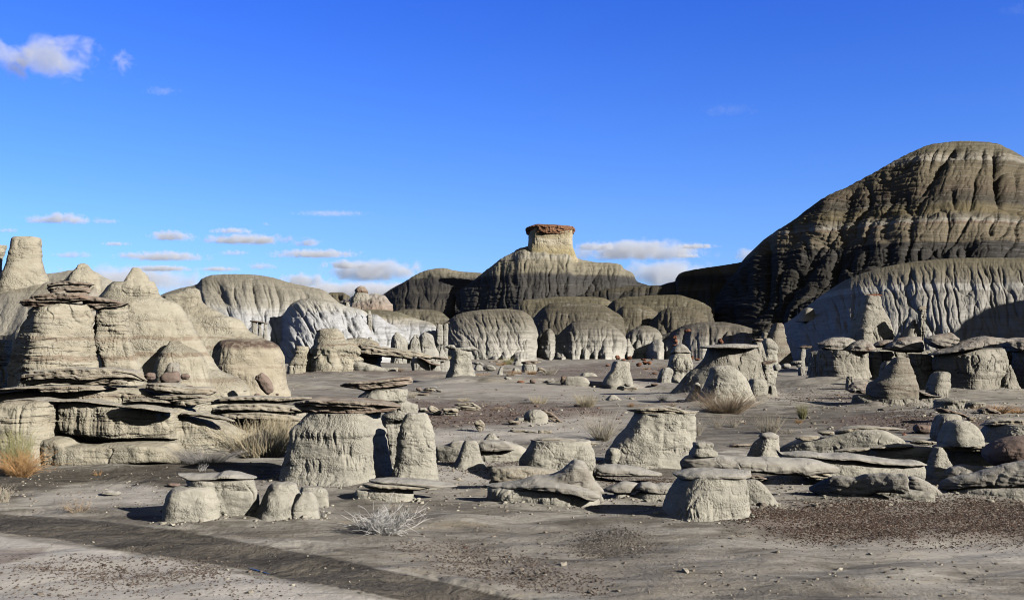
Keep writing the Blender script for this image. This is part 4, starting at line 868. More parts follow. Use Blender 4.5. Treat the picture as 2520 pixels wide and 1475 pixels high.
rock('flat_rock', 'I', 'thick layered whaleback cut off by the right edge, with a bubbly clay foot', 'flat rock',
 [('base', 'clay', [X([(1780,960),(2000,900),(2300,890),(3000,890)], [(1780,1060),(3000,1060)], .36, dy=.0, n=3.4, ext=True, yaw=-.3)]),
  ('brow', 'capg', [X([(1730,905),(1760,860),(1900,810),(2050,782),(2150,745),(2250,715),(2350,690),(2600,672),(3000,690)], [(1730,930),(1800,945),(2000,922),(2200,910),(2500,926),(3000,930)], .26, n=2.6, yaw=-.3)])], Y=13.7, vox=1.6)
rock('flat_rock', 'I', 'small rounded slab tucked behind the thick whaleback, under the brownish boulder', 'flat rock',
 [('plate', 'capg', [X([(1775,800),(1850,722),(1950,700),(2080,715),(2250,735)], [(1775,820),(1900,830),(2250,800)], .5, ext=True)])], Y=14.7, vox=1.5)
rock('boulder', 'I', 'large smooth purple brown boulder at the right edge', 'boulder',
 [('boulder', 'brown', [X([(2148,600),(2200,540),(2300,490),(2450,458),(2600,448),(2750,480),(2850,560)], [(2148,612),(2180,672),(2240,712),(2400,722),(2600,705),(2850,580)], .7, n=2.2)])], Y=14.6, vox=1.6)
rock('hoodoo', 'I', 'pale dome on a layered bench with a flared foot, second rock from the right edge', 'hoodoo',
 [('dome', 'smooth', [Z([(288,1870,1950),(298,1845,1985),(320,1815,2030),(365,1788,2075),(420,1768,2108),(480,1752,2122),(520,1746,2128)], .8, ext=False)]),
  ('bench', 'ledge', [X([(1690,535),(1800,512),(2100,512),(2400,520),(2800,540)], [(1690,560),(1900,570),(2200,580),(2800,590)], .3, n=3)]),
  ('base', 'clay', [Z([(545,1705,1775),(590,1685,1795),(660,1655,1815),(730,1625,1850),(800,1610,1870)], .8, dy=-.2), X([(1780,560),(2100,560),(2800,570)], [(1780,800),(2800,800)], .24, dy=.3, n=3.4, ext=True)])], Y=15.9, vox=1.6)
rock('hoodoo', 'I', 'wide clay hoodoo with a thin slab roof at the right edge, behind the brownish boulder', 'hoodoo',
 [('stem', 'clay', [Z([(325,2230,2900),(380,2170,2900),(440,2135,2900),(530,2120,2900)], .6, n=2.8)]),
  ('cap', 'ledge', [X([(2122,342),(2230,292),(2350,282),(2600,288),(2950,300)], [(2122,350),(2300,330),(2600,340),(2950,350)], .45)])], Y=18.2, vox=1.6)
rock('boulder', 'I', 'round nubbly brown boulder on the red gravel flat', 'boulder', [('boulder', 'brown', [Bl(1590,380,160,86,.9,5)])], bv=(1590,420), vox=1.4)
# ------------------------------------------------------------------ middle distance, left of centre
rock('rock_ledge', 'B', 'rugged undercut cliff block at the foot of the big white hill', 'rock formation',
 [('cliff', 'wall', [Z([(603,690,790),(615,650,815),(640,615,850),(700,585,880),(760,575,1000),(800,560,1050),(880,548,1050),(960,545,1030),(1010,540,1020)], .75, n=2.6),
   Z([(765,425,540),(800,415,552),(850,395,560),(925,335,570)], .8, dy=-.3), Z([(690,900,1060),(720,820,1160),(745,800,1200),(850,780,1200),(1010,760,1200)], .6, dy=1.2)]),
  ('overhang', 'ledge', [X([(940,790),(1050,740),(1200,770),(1350,790),(1500,800),(1660,850)], [(940,815),(1000,850),(1150,862),(1300,866),(1400,880),(1500,900),(1660,885)], .4, dy=.1, n=3)]),
  ('base', 'smooth', [X([(900,900),(1000,905),(1100,930),(1250,960),(1360,955)], [(900,1000),(1360,1000)], .42, dy=-.6, n=3, ext=True)]),
  ('plate', 'slab', [X([(600,625),(700,606),(800,615),(850,640)], [(600,634),(720,648),(850,650)], .6)]),], Y=59, vox=1.4)
for (rows, lb, d) in [([(862,1500,1560),(890,1480,1620),(930,1470,1650),(980,1480,1655),(1010,1490,1655)], 'round swirled white boulder under a leaning dark slab', 0),
                      ([(905,1660,1740),(930,1650,1740),(1025,1660,1750)], 'white stub with a black hollow between the swirled boulder and the tall hoodoo', 0),
                      ([(900,1740,1830),(940,1700,1830),(1010,1690,1830)], 'white ledge block just left of the tall slim hoodoo', 1.5)]:
    rock('boulder', 'B', lb, 'rock', [('boulder', 'far', [Z(rows, .8)])], Y=57 + d, vox=1.2)
rock('flat_rock', 'B', 'leaning dark slab over the swirled white boulder', 'flat rock', [('plate', 'slab', [X([(1525,852),(1600,880),(1660,915),(1745,935)], [(1525,872),(1600,905),(1680,945),(1745,942)], .5)])], Y=56.5, vox=1.2)
rock('flat_rock', 'B', 'thin broken slabs stacked left of the tall slim hoodoo', 'flat rock', [('plate', 'slab', [X([(1660,868),(1720,855),(1790,870),(1815,885)], [(1660,876),(1720,888),(1815,892)], .6)])], Y=58, vox=1.2)
rock('hoodoo', 'B', 'tall slim hoodoo with a winged white cap, standing alone on the flats', 'hoodoo',
 [('stem', 'clay', [Z([(780,1838,1950),(800,1845,1965),(820,1850,2015),(850,1852,2022),(900,1845,2030),(950,1832,2040),(1020,1802,2062),(1080,1772,2080),(1135,1738,2088)], .75, n=2.6)]),
  ('cap', 'far', [X([(1868,778),(1950,770),(2020,760),(2060,770),(2088,790)], [(1868,800),(1950,808),(2020,812),(2088,796)], .5), X([(1785,768),(1830,748),(1868,750),(1885,775)], [(1785,776),(1830,795),(1885,790)], .8)])], Y=46.5, vox=1.3)
for (rows, lb) in [([(744,1735,1782),(758,1745,1775),(785,1742,1772),(830,1722,1790),(900,1700,1830)], 'white spire with a crooked dark tip left of the tall slim hoodoo'),
                   ([(636,1335,1360),(650,1325,1370),(672,1305,1400),(720,1290,1450),(800,1285,1465)], 'white clay cone with a dark square tip, leftmost of the cones below the white hill'),
                   ([(660,1500,1540),(690,1480,1560),(720,1465,1580),(800,1440,1600)], 'smooth white clay cone, middle of the cones below the white hill'),
                   ([(636,1590,1625),(650,1572,1650),(670,1550,1680),(720,1540,1690)], 'grey topped cone above the other white cones'),
                   ([(680,1600,1672),(700,1590,1680),(740,1575,1690),(800,1565,1720),(860,1560,1740)], 'white blocky cone with a rough left flank, rightmost of the cones'),
                   ([(440,1080,1105),(470,1075,1115),(490,1070,1120)], 'tiny bright knob on the olive slope'),
                   ([(680,1085,1120),(700,1075,1130),(720,1060,1150)], 'small eye shaped knob on the olive bench above the undercut cliff')]:
    rock('clay_cone', 'B', lb, 'clay cone', [('cone', 'far', [Z(rows, .8)])], Y=84 if rows[0][0] > 500 else 95, vox=1.0)
rock('hoodoo', 'B', 'little capped pair of columns carved in the left of the white hill face', 'hoodoo', [('stem', 'far', [Z([(540,20,60),(650,15,65)], .6), Z([(545,75,110),(660,70,115)], .6), Z([(555,125,158),(700,120,165)], .6)]), ('cap', 'slab', [X([(5,528),(60,532),(170,555)], [(5,540),(80,550),(170,562)], .4)])], Y=90, vox=1.0)
rock('hoodoo', 'B', 'two dark capped stumps at the left end of the striped fluted dome', 'hoodoo', [('stem', 'far', [Z([(560,1715,1760),(620,1705,1770)], .6), Z([(555,1775,1810),(600,1770,1815)], .6)]), ('cap', 'slab', [X([(1705,548),(1760,550),(1825,545)], [(1705,560),(1825,556)], .4)])], Y=99, vox=1.0)
rock('hoodoo', 'B', 'pale pillar with a flat cap below the far rubble knob', 'hoodoo', [('stem', 'far', [Z([(362,870,910),(380,868,912),(420,855,925)], .7, ext=False)]), ('cap', 'slab', [X([(858,358),(890,352),(915,358)], [(858,366),(915,366)], .5)])], Y=128, vox=1.0)
# small rocks of the far flats
FL = [('hoodoo', 'P', 'dark topped flat capped rock among dry grass below the striped dome', [('stem','far',[Z([(585,1590,1700),(600,1575,1705),(655,1570,1712)],.7)]),('cap','slab',[X([(1575,565),(1640,553),(1745,560)],[(1575,585),(1660,590),(1745,568)],.4)])], (1640,655)),
      ('flat_rock', 'P', 'lens shaped white rock with a dark underside right of the tall slim hoodoo', [('plate','far',[X([(1218,610),(1260,588),(1300,590),(1332,620)],[(1218,632),(1280,648),(1332,636)],.7)])], (1280,648)),
      ('hoodoo', 'P', 'low white lump with a loose flat cap beside the tall slim hoodoo', [('base','far',[Z([(590,1150,1200),(615,1140,1215),(640,1130,1222)],.8)]),('cap','far',[X([(1118,570),(1170,560),(1225,580)],[(1118,580),(1180,592),(1225,588)],.6)])], (1180,640)),
      ('hoodoo', 'P', 'small leaning stump with a bird like cap on the far flats', [('stem','far',[Z([(612,1375,1400),(640,1362,1402),(685,1348,1405)],.8)]),('cap','far',[X([(1368,612),(1385,604),(1410,612)],[(1368,618),(1410,618)],.7)])], (1375,685)),
      ('flat_rock', 'P', 'dark slanted slab with a pale top right of the grass on the far flats', [('plate','slab',[X([(1715,620),(1750,612),(1810,655)],[(1715,650),(1770,655),(1812,668)],.7)])], (1760,665)),
      ('clay_mound', 'P', 'small white mound left of the orange grass', [('mound','far',[Z([(618,1500,1540),(640,1485,1560),(660,1480,1570)],.8)])], (1520,665)),
      ('flat_rock', 'P', 'long low dark ledge at the foot of the striped fluted dome', [('plate','slab',[X([(1275,560),(1330,548),(1400,545),(1440,556)],[(1275,566),(1440,570)],.3,ext=True)])], (1350,568)),
      ('clay_mound', 'P', 'little pale dome touching the flat capped rock', [('mound','far',[Z([(555,1520,1560),(575,1500,1580),(592,1495,1590)],.8)])], (1540,592)),
      ('rock', 'Q', 'loaf of pale clay with a rough broken left end, on the grey flats', [('loaf','smooth',[X([(1470,690),(1560,640),(1700,640),(1850,670),(1900,710),(1950,770)],[(1470,780),(1950,780)],.5,n=2.8,ext=True)]),('broken_end','slab',[Bl(1530,725,190,160,.8,20)])], (1650,800)),
      ('clay_mound', 'Q', 'low grey mound behind the loaf of pale clay', [('mound','smooth',[Z([(585,1830,1960),(605,1790,2010),(660,1740,2080)],.6)])], (1880,660)),
      ('block', 'N', 'upright wedge of pale clay with a flat top, alone on the middle flats', [('block','smooth',[Z([(555,135,265),(564,122,272),(590,106,274),(650,82,276),(700,52,286),(768,12,302)],.7,n=3)])], (160,765)),
      ('stone', 'Q', 'grey brown stone in the open, right of the orange flat stone', [('stone','brown',[Bl(975,730,115,60,.8,12)])], (975,762)),
      ('stone', 'Q', 'orange brown flat stone left of the grey brown stone', [('stone','red',[Bl(770,738,120,46,.7,3)])], (770,755)),
      ('stone', 'Q', 'pinkish driftwood like stone left of the loaf of pale clay', [('stone','capg',[Bl(1250,720,160,50,.6,-22)])], (1230,760)),
      ('stone', 'Q', 'dark red boulder at the foot of the cleft between two domes', [('stone','red',[Bl(1070,292,90,56,.8,0)])], (1070,322)),
      ('flat_rock', 'Q', 'flat stone beside the dark red boulder in the cleft', [('plate','slab',[X([(1110,322),(1150,314),(1215,326)],[(1110,338),(1215,340)],.6)])], (1160,342)),
      ('stone', 'Q', 'twisted white stone under the straw tuft on the far flats', [('stone','far',[Bl(555,690,120,80,.8,10)])], (560,735)),
      ('hoodoo', 'Q', 'thin reddish tilted plate on a white stub at the end of the striped domes', [('stem','far',[Z([(222,2300,2330),(270,2270,2350)],.8)]),('cap','red',[X([(2285,228),(2330,192),(2418,186)],[(2285,236),(2340,222),(2418,194)],.7)])], (2310,275))]
for (nm, c, lb, parts, bv) in FL: rock(nm, c, lb, 'hoodoo' if nm == 'hoodoo' else ('stone' if nm == 'stone' else 'rock'), parts, bv=bv, vox=1.15)
# middle flats
ML = [('stone', 'R', 'reddish round stone left of the flat stones under the tall slim hoodoo', [('stone','brown',[Bl(1160,1075,110,64,.8,10)])], (1150,1108)),
      ('flat_rock', 'R', 'flat tan stones with a pale lid under the tall slim hoodoo', [('plate','ledge',[Bl(1330,1085,190,80,.7,5)]),('lid','far',[Bl(1365,1048,230,26,.6,-4)])], (1330,1135)),
      ('stone', 'R', 'small white stone with a hollow, right end of the flat tan stones', [('stone','far',[Bl(1500,1098,110,44,.7,5)])], (1490,1120)),
      ('flat_rock', 'R', 'dark half buried slab in shade, left of the sandy rise', [('plate','slab',[Bl(1230,1160,220,50,.6,-3)])], (1230,1180)),
      ('flat_rock', 'P', 'stack of pale curved plates on the dark red flat', [('plate','ledge',[X([(950,952),(1000,938),(1120,932),(1150,950),(1195,975)],[(950,962),(1000,966),(1195,998)],.5,n=3)]),('plate','ledge',[X([(935,985),(1050,962),(1195,978)],[(935,1000),(1195,1002)],.5)])], (1060,1002)),
      ('boulder', 'P', 'tilted reddish tan slab, left of a round tan stone', [('plate','ledge',[Bl(778,1010,130,62,.6,28)])], (780,1052)),
      ('stone', 'P', 'round tan stone on a clay foot, right of the tilted reddish slab', [('stone','ledge',[Bl(920,1012,150,48,.7,4)]),('foot','smooth',[X([(850,1035),(990,1035)],[(850,1062),(990,1062)],.4,ext=True)])], (920,1058)),
      ('stone', 'P', 'low pale block in the shade of the tilted reddish slab', [('stone','smooth',[Bl(670,1000,80,36,.7,0)])], (670,1020)),
      ('stone', 'P', 'upright oval tan stone casting a long shadow on the grey flat', [('stone','ledge',[Bl(1190,1145,112,74,.6,62)])], (1195,1200)),
      ('stone', 'P', 'tiny flat stone on the grey flat left of the upright oval stone', [('stone','ledge',[Bl(970,1150,60,14,.7,0)])], (970,1156)),
      ('clay_mound', 'P', 'smooth hemispherical clay dome on the grey flat', [('dome','smooth',[Z([(1000,1670,1740),(1010,1640,1770),(1035,1605,1800),(1070,1590,1812),(1110,1585,1815),(1125,1570,1830)],.8,n=2.3),Z([(1070,1520,1600),(1100,1505,1610)],.8,dy=-.1)])], (1700,1125)),
      ('flat_rock', 'P', 'dark plank like slab leaning against the clay dome', [('plate','slab',[X([(1755,990),(1800,1012),(1850,1035),(1910,1085),(1990,1145)],[(1755,998),(1815,1085),(1850,1105),(1920,1130),(1990,1152)],.35)])], (1850,1110)),
      ('stone', 'P', 'spindle shaped stone just left of the clay dome', [('stone','ledge',[Bl(1510,1118,110,36,.7,6)])], (1510,1138)),
      ('flat_rock', 'P', 'thin flat plate on the grey flat in front of the clay dome', [('plate','ledge',[Bl(1545,1194,170,22,.6,2)])], (1540,1203)),
      ('stone', 'P', 'small tan plate between the thin flat plate and a round pebble', [('stone','ledge',[Bl(1675,1206,110,16,.6,4)])], (1675,1212)),
      ('stone', 'P', 'rounded tan pebble right of the thin flat plates', [('stone','ledge',[Bl(1785,1204,130,40,.7,4)])], (1785,1224)),
      ('clay_mound', 'P', 'little sand mound with holes beside a long hard shadow', [('mound','smooth',[Z([(868,2390,2420),(885,2370,2450),(920,2330,2500)],.7)])], (2400,925)),
      ('stone', 'H', 'dark round stone, left of three in a row before the upright clay wedge', [('stone','capg',[Bl(1165,200,46,28,.9,0)])], (1165,215)),
      ('stone', 'H', 'pale loaf shaped stone, middle of three in a row', [('stone','smooth',[Bl(1222,208,66,34,.8,0)])], (1222,224)),
      ('stone', 'H', 'striped drum like stone, right of three in a row', [('stone','smooth',[Bl(1298,208,84,36,.8,3)])], (1298,226)),
      ('flat_rock', 'H', 'flat broken slabs in front of three stones in a row', [('plate','ledge',[Bl(1190,240,150,28,.7,-4)])], (1190,252)),
      ('stone', 'H', 'lone small white stone on the dark flat right of the upright wedge', [('stone','smooth',[Bl(1355,152,36,16,.8,0)])], (1355,160)),
      ('stone', 'H', 'two pebble cluster of dark chips right of the striped drum like stone', [('stone','slab',[Bl(1415,198,70,20,.8,-6)])], (1415,208)),
      ('flat_rock', 'H', 'long thin slab half sunk right of the layered cap block', [('plate','slab',[X([(2090,765),(2150,742),(2330,738),(2340,750)],[(2090,770),(2340,768)],.4)])], (2200,770)),
      ('flat_rock', 'L', 'thin reddish stones right of the mushroom hoodoo', [('plate','slab',[X([(2280,340),(2350,330),(2440,360)],[(2280,370),(2350,388),(2440,380)],.6)])], (2350,390)),
      ('flat_rock', 'L', 'smooth pale wedge of rock sloping down behind the mushroom foot', [('plate','smooth',[X([(2200,380),(2320,372),(2420,420),(2500,520),(2560,590)],[(2200,600),(2560,606)],.5,ext=True)])], (2400,604))]
for (nm, c, lb, parts, bv) in ML: rock(nm, c, lb, 'stone' if nm == 'stone' else ('boulder' if nm == 'boulder' else 'rock'), parts, bv=bv, vox=1.25)

# ------------------------------------------------------------------ table hoodoos right of centre
rock('hoodoo', 'N', 'broad hoodoo under a wide flat table cap with fluted walls, right of centre', 'hoodoo',
 [('stem', 'rclay', [Z([(440,990,1440),(500,968,1455),(560,935,1470),(600,895,1480),(650,830,1492),(700,780,1505),(760,730,1520),(820,680,1540),(880,620,1555),(930,575,1565),(960,550,1570)], .42, dy=.3, n=2.8, rot=24)]),
  ('cap', 'capg', [X([(922,425),(1050,408),(1250,398),(1400,402),(1455,416)], [(922,438),(1050,448),(1250,450),(1400,442),(1455,424)], .5)])], Y=37, vox=1.4)
rock('rock', 'N', 'striped rounded mound in front of the wide flat table hoodoo', 'rock',
 [('mound', 'clay', [Z([(598,1070,1170),(606,1040,1205),(630,1012,1250),(680,1000,1310),(750,972,1345),(820,942,1380),(900,905,1420),(1000,870,1462)], .6, n=2.5)])], Y=32.5, vox=1.4)
rock('clay_finger', 'N', 'thumb shaped clay finger left of the striped mound', 'rock', [('finger', 'smooth', [Z([(753,872,898),(762,858,908),(800,838,918),(850,815,925),(905,780,945),(960,740,958)], .8)])], Y=33.5, vox=1.3)
rock('clay_mound', 'N', 'pale dome with a stained top behind the right end of the table hoodoo', 'rock', [('dome', 'clay', [Z([(348,1525,1562),(360,1508,1578),(400,1494,1605),(440,1488,1622),(560,1470,1615),(640,1460,1610)], .8)])], Y=55, vox=1.2)
rock('hoodoo', 'N', 'small stack of thin slabs behind the flat table cap', 'hoodoo', [('stem', 'rclay', [Z([(385,1420,1480),(440,1415,1500),(560,1410,1520)], .8)]), ('cap', 'slab', [X([(1382,362),(1440,352),(1488,352)], [(1382,374),(1440,382),(1488,372)], .6)])], Y=46, vox=1.2)
rock('hoodoo', 'N', 'pale block with a tilted plate, attached at the right of the table hoodoo', 'hoodoo', [('stem', 'clay', [Z([(590,1480,1572),(640,1485,1585),(735,1490,1602)], .7)]), ('cap', 'slab', [X([(1475,572),(1530,552),(1612,548)], [(1475,594),(1540,590),(1612,556)], .6)])], Y=37.5, vox=1.2)
for (rows, lb) in [([(756,1440,1490),(768,1415,1515),(800,1402,1528),(840,1410,1535)], 'round knob on the sand right of the striped mound'), ([(775,1555,1590),(790,1540,1610),(840,1530,1625)], 'small worn knob right of the round knob'), ([(720,1380,1480),(745,1360,1510),(780,1355,1520)], 'low pale bulge behind the round knob')]:
    rock('clay_mound', 'N', lb, 'rock', [('mound', 'smooth', [Z(rows, .8)])], Y=34.5, vox=1.2)
rock('hoodoo', 'N', 'small fluted hoodoo with a broken peaked cap, among rust red boulders', 'hoodoo',
 [('stem', 'flute', [Z([(485,665,828),(510,645,832),(560,628,838),(620,618,846),(660,630,835),(722,615,820)], .75)]),
  ('cap', 'capg', [X([(645,482),(680,430),(740,402),(795,425),(832,480)], [(645,488),(740,494),(832,487)], .8)])], Y=49, vox=1.2)
rock('clay_mound', 'N', 'smooth white dome at the foot of the small fluted hoodoo', 'rock', [('dome', 'far', [Z([(614,595,632),(625,570,655),(650,548,668),(690,534,662),(720,525,650)], .8)])], Y=47, vox=1.2)
# rust red boulders spilled below the dark hills
RB = [(160,522,44,44),(212,546,44,22),(266,530,56,40),(334,502,38,32),(440,480,48,48),(458,524,54,20),(534,492,32,28),(575,478,50,36),(360,587,54,38),(412,570,40,36),(452,573,38,34),(398,542,50,20),(832,440,72,72),(888,442,54,40),(945,466,46,30),(916,466,34,26),(846,526,28,34),(890,542,44,26),(802,280,60,34),(1106,376,44,48),(684,340,40,34),(694,374,42,34),(652,470,30,20),(70,594,40,20),(1020,478,40,22),(150,590,28,14),(500,668,40,14),(690,408,60,16),(610,508,26,14),(300,560,26,12),(480,540,30,14),(760,560,30,12)]
RBL = {832: 'largest rust red boulder, right of the peaked cap hoodoo', 440: 'big rust red boulder high on the far left part of the spill', 160: 'squarish rust red boulder above the upright clay wedge', 575: 'rust red boulder with a lit top on the upper edge of the spill', 1106: 'lone dark red boulder above the left end of the flat table cap', 802: 'rust red block perched high on the grey slope', 266: 'pointed rust red boulder right of the squarish one', 888: 'rust red boulder touching the largest one on its right', 360: 'lowest of the rust red boulders on the flat'}
for (x, y, w, h) in RB:
    lb = RBL.get(x, 'small rust red boulder in the spill below the dark hills')
    rock('red_boulder', 'N', lb, 'boulder', [('boulder', 'red', [Bl(x, y, w, h, .9, (x * 7) % 30 - 15, n=2.6)])], Y=ghit(*cv('N', x, max(y + h / 2, 500)))[1] if y > 420 else 100, group='rust red boulders below the dark hills', vox=.9)

# ------------------------------------------------------------------ right hand group under the fluted hill
rock('hoodoo', 'E', 'wide hoodoo under three thick tan caps, left of the right hand group', 'hoodoo',
 [('stem', 'rclay', [Z([(800,660,1080),(850,640,1075),(950,630,1090),(1050,640,1110),(1110,650,1120)], .6, n=2.8, rot=22), Z([(810,1040,1640),(900,1050,1680),(1000,1060,1720),(1160,1060,1750)], .35, dy=1.3, n=3)]),
  ('cap', 'rcap', [X([(615,738),(700,708),(780,688),(900,690),(975,715)], [(615,750),(660,790),(760,810),(880,812),(975,735)], .6)]),
  ('cap', 'rcap', [X([(875,788),(960,722),(1060,706),(1130,755),(1148,788)], [(875,796),(920,812),(1020,824),(1080,815),(1148,796)], .7, dy=-.4)]),
  ('cap', 'rcap', [X([(1130,760),(1180,725),(1260,705),(1322,705)], [(1130,775),(1200,778),(1322,745)], .7, dy=.4)]),
  ('cap', 'rcap', [X([(1240,780),(1310,722),(1400,690),(1560,672),(1622,688),(1600,760),(1610,800)], [(1240,786),(1300,802),(1430,828),(1540,830),(1610,806)], .6, dy=-.2)])], Y=42, vox=1.4)
rock('rock_ledge', 'E', 'dark shaded wall of fluted clay joining the right hand hoodoos at the back', 'rock formation', [('face', 'rclay', [X([(560,830),(700,790),(1100,800),(1500,800),(1900,790),(2500,780),(2900,790)], [(560,1080),(2900,1120)], .06, dy=0, n=5, ext=True)])], Y=43.6, vox=1.5)
rock('hoodoo', 'E', 'largest hoodoo of the right hand group, cream wall under sweeping caps', 'hoodoo',
 [('stem', 'rclay', [Z([(790,1850,2330),(850,1700,2350),(900,1690,2362),(1000,1705,2350),(1100,1730,2310),(1210,1760,2330)], .6, n=4.2, rot=38)]),
  ('cap', 'rcap', [X([(1600,685),(1700,664),(1830,648),(1885,670),(1925,712)], [(1600,695),(1680,760),(1760,786),(1820,780),(1925,722)], .7, dy=.3)]),
  ('cap', 'rcap', [X([(1650,832),(1750,800),(1850,760),(1950,715),(2150,670),(2300,688),(2405,704)], [(1650,850),(1850,820),(1950,812),(2050,790),(2200,755),(2405,716)], .5, dy=-.2)])], Y=40.5, vox=1.4)
rock('hoodoo', 'E', 'cream walled hoodoo with a dark undercut cap, cut off by the right edge', 'hoodoo',
 [('stem', 'rclay', [Z([(770,2440,2900),(900,2435,2900),(1130,2400,2920)], .5, n=2.8), Z([(935,2380,2400),(980,2340,2410),(1060,2290,2440),(1140,2270,2460)], .8, dy=-1.2)]),
  ('cap', 'rcap', [X([(2325,700),(2450,685),(2600,690),(2950,700)], [(2325,740),(2420,820),(2500,785),(2950,800)], .5)])], Y=41.5, vox=1.4)
rock('hoodoo', 'E', 'brown and cream banded dome on a fluted square base, front of the right hand group', 'hoodoo',
 [('dome', 'banded', [Z([(868,1340,1450),(880,1325,1458),(910,1305,1464),(960,1262,1478),(1040,1205,1502),(1075,1168,1512),(1100,1125,1518),(1160,1100,1526),(1225,1095,1526),(1248,1110,1520)], .75, n=2.6, ext=False)]),
  ('base', 'rclay', [Z([(1205,1000,1090),(1215,965,1095),(1300,960,1540),(1420,965,1560)], .6, n=3.2), Z([(1235,1090,1528),(1300,1080,1540),(1400,1070,1548)], .7, n=2.8, dy=-.1)]),
  ('lid', 'capg', [X([(1330,874),(1380,864),(1452,870)], [(1330,880),(1452,884)], .6)])], Y=31, vox=1.3)
rock('clay_spire', 'E', 'cream fluted pillar in the gap behind the banded dome, under the tan caps', 'pillar', [('shaft', 'rclay', [Z([(835,1470,1650),(900,1475,1690),(1000,1500,1725),(1160,1520,1745)], .6, n=3, rot=16)])], Y=41.4, vox=1.3)
rock('clay_spire', 'E', 'shaded fluted pillar at the left end of the right hand group', 'pillar', [('shaft', 'rclay', [Z([(840,585,640),(900,570,660),(1000,560,680),(1090,550,700)], .8, n=3)])], Y=42.6, vox=1.3)
rock('clay_spire', 'E', 'narrow fluted pillar between the thick tan caps and the banded dome', 'pillar', [('shaft', 'rclay', [Z([(815,1090,1200),(900,1085,1215),(1000,1080,1225),(1110,1070,1240)], .8, n=3)])], Y=42.4, vox=1.3)
rock('clay_spire', 'E', 'fluted pillar filling the notch left of the edge hoodoo', 'pillar', [('shaft', 'rclay', [Z([(790,2300,2440),(900,2300,2440),(1100,2290,2450)], .8, n=3)])], Y=42.6, vox=1.3)
rock('clay_mound', 'E', 'dark nubbly thumb of clay between the banded dome and the largest hoodoo', 'rock', [('mound', 'rclay', [Z([(998,1720,1815),(1012,1690,1832),(1050,1655,1836),(1110,1632,1832),(1200,1620,1805)], .8)])], Y=36, vox=1.3)
rock('flat_rock', 'E', 'low pale slab leaning left of the banded dome, throwing a long shadow', 'flat rock', [('plate', 'rcap', [X([(885,1150),(960,1085),(1040,1078),(1100,1110)], [(885,1168),(950,1195),(1100,1190)], .6)])], Y=34, vox=1.3)
rock('clay_mound', 'E', 'small worn knob behind the leaning pale slab', 'rock', [('mound', 'rclay', [Z([(1040,900,940),(1080,890,955),(1130,885,960)], .8), Z([(900,1240,1310),(940,1215,1320),(1040,1200,1320)], .8, dy=1.0)])], Y=38.5, vox=1.3)
rock('flat_rock', 'E', 'pale stepped slabs with a sunlit top right of the banded dome', 'flat rock', [('base', 'rclay', [X([(1520,1190),(1600,1200),(1700,1215),(1800,1240)], [(1520,1410),(1800,1400)], .45, n=3, ext=True)]), ('plate', 'rcap', [X([(1525,1165),(1600,1180),(1700,1215),(1765,1218)], [(1525,1185),(1620,1215),(1765,1226)], .5, dy=-.1)])], Y=31.5, vox=1.3)
rock('hoodoo', 'I', 'squat round hoodoo with a tipped reddish log slab before it', 'hoodoo',
 [('stem', 'rclay', [Z([(96,1790,1960),(108,1735,2010),(130,1705,1970),(190,1700,1955),(250,1720,1950)], .75)])], Y=28, vox=1.3)
rock('flat_rock', 'I', 'tipped reddish log shaped slab in front of the squat round hoodoo', 'flat rock', [('plate', 'slab', [X([(1705,205),(1740,184),(1850,205),(1960,240),(2010,268)], [(1705,215),(1780,240),(1900,262),(2010,275)], .5)])], Y=25, vox=1.2)
rock('hoodoo', 'I', 'squat dome hoodoo left of the pale dome, in shade under the reddish log slab', 'hoodoo', [('stem', 'rclay', [Z([(238,1760,1900),(260,1725,1935),(320,1695,1940),(420,1670,1930)], .8)])], Y=20.5, vox=1.3)
rock('hoodoo', 'I', 'squat round stump right of the tipped reddish log slab', 'hoodoo', [('stem', 'rclay', [Z([(128,1990,2140),(140,1965,2168),(190,1955,2150),(262,1945,2110)], .75)])], Y=28.5, vox=1.3)
rock('flat_rock', 'I', 'flat reddish slab on a stub near the orange brush', 'flat rock', [('plate', 'slab', [X([(2088,198),(2170,180),(2310,228)], [(2088,215),(2180,245),(2310,240)], .5)])], Y=26.5, vox=1.2)
rock('stone', 'I', 'small tan block between the reddish log slab and the flat reddish slab', 'stone', [('stone', 'ledge', [Bl(2040,285,90,40,.8,0)])], Y=24.6, vox=1.2)
rock('stone', 'E', 'low grey stone at the far right on the sand', 'stone', [('stone', 'rcap', [Bl(2470,1248,90,26,.8,0)])], Y=37, vox=1.2)
rock('clay_mound', 'E', 'rounded grey boulder under the stepped slabs', 'rock', [('mound', 'rclay', [Z([(1348,1610,1660),(1360,1580,1690),(1400,1545,1710),(1420,1530,1715)], .8)])], Y=29.5, vox=1.3)
# needles and stubs on the fluted hill
rock('hoodoo', 'E', 'tall flared needle with a reddish cap on the grey fluted hill', 'hoodoo',
 [('stem', 'rclay', [Z([(300,1065,1190),(330,1055,1200),(400,1020,1215),(450,1000,1235),(550,955,1280),(650,915,1300),(740,890,1312)], .7, n=2.5)]), ('cap', 'red', [X([(1058,302),(1090,290),(1160,284),(1212,292)], [(1058,312),(1130,322),(1212,306)], .7)])], Y=61, vox=1.2)
rock('hoodoo', 'E', 'slim needle with a tan cap casting its shadow on the grey fluted hill', 'hoodoo',
 [('stem', 'rclay', [Z([(430,1552,1618),(500,1540,1622),(560,1545,1622),(610,1555,1612),(680,1560,1600)], .8), Z([(520,1490,1535),(580,1450,1545),(640,1410,1555),(690,1390,1560)], .8, dy=.4)]), ('cap', 'ledge', [X([(1538,425),(1570,398),(1620,398)], [(1538,440),(1590,440),(1620,420)], .8)])], Y=59, vox=1.2)
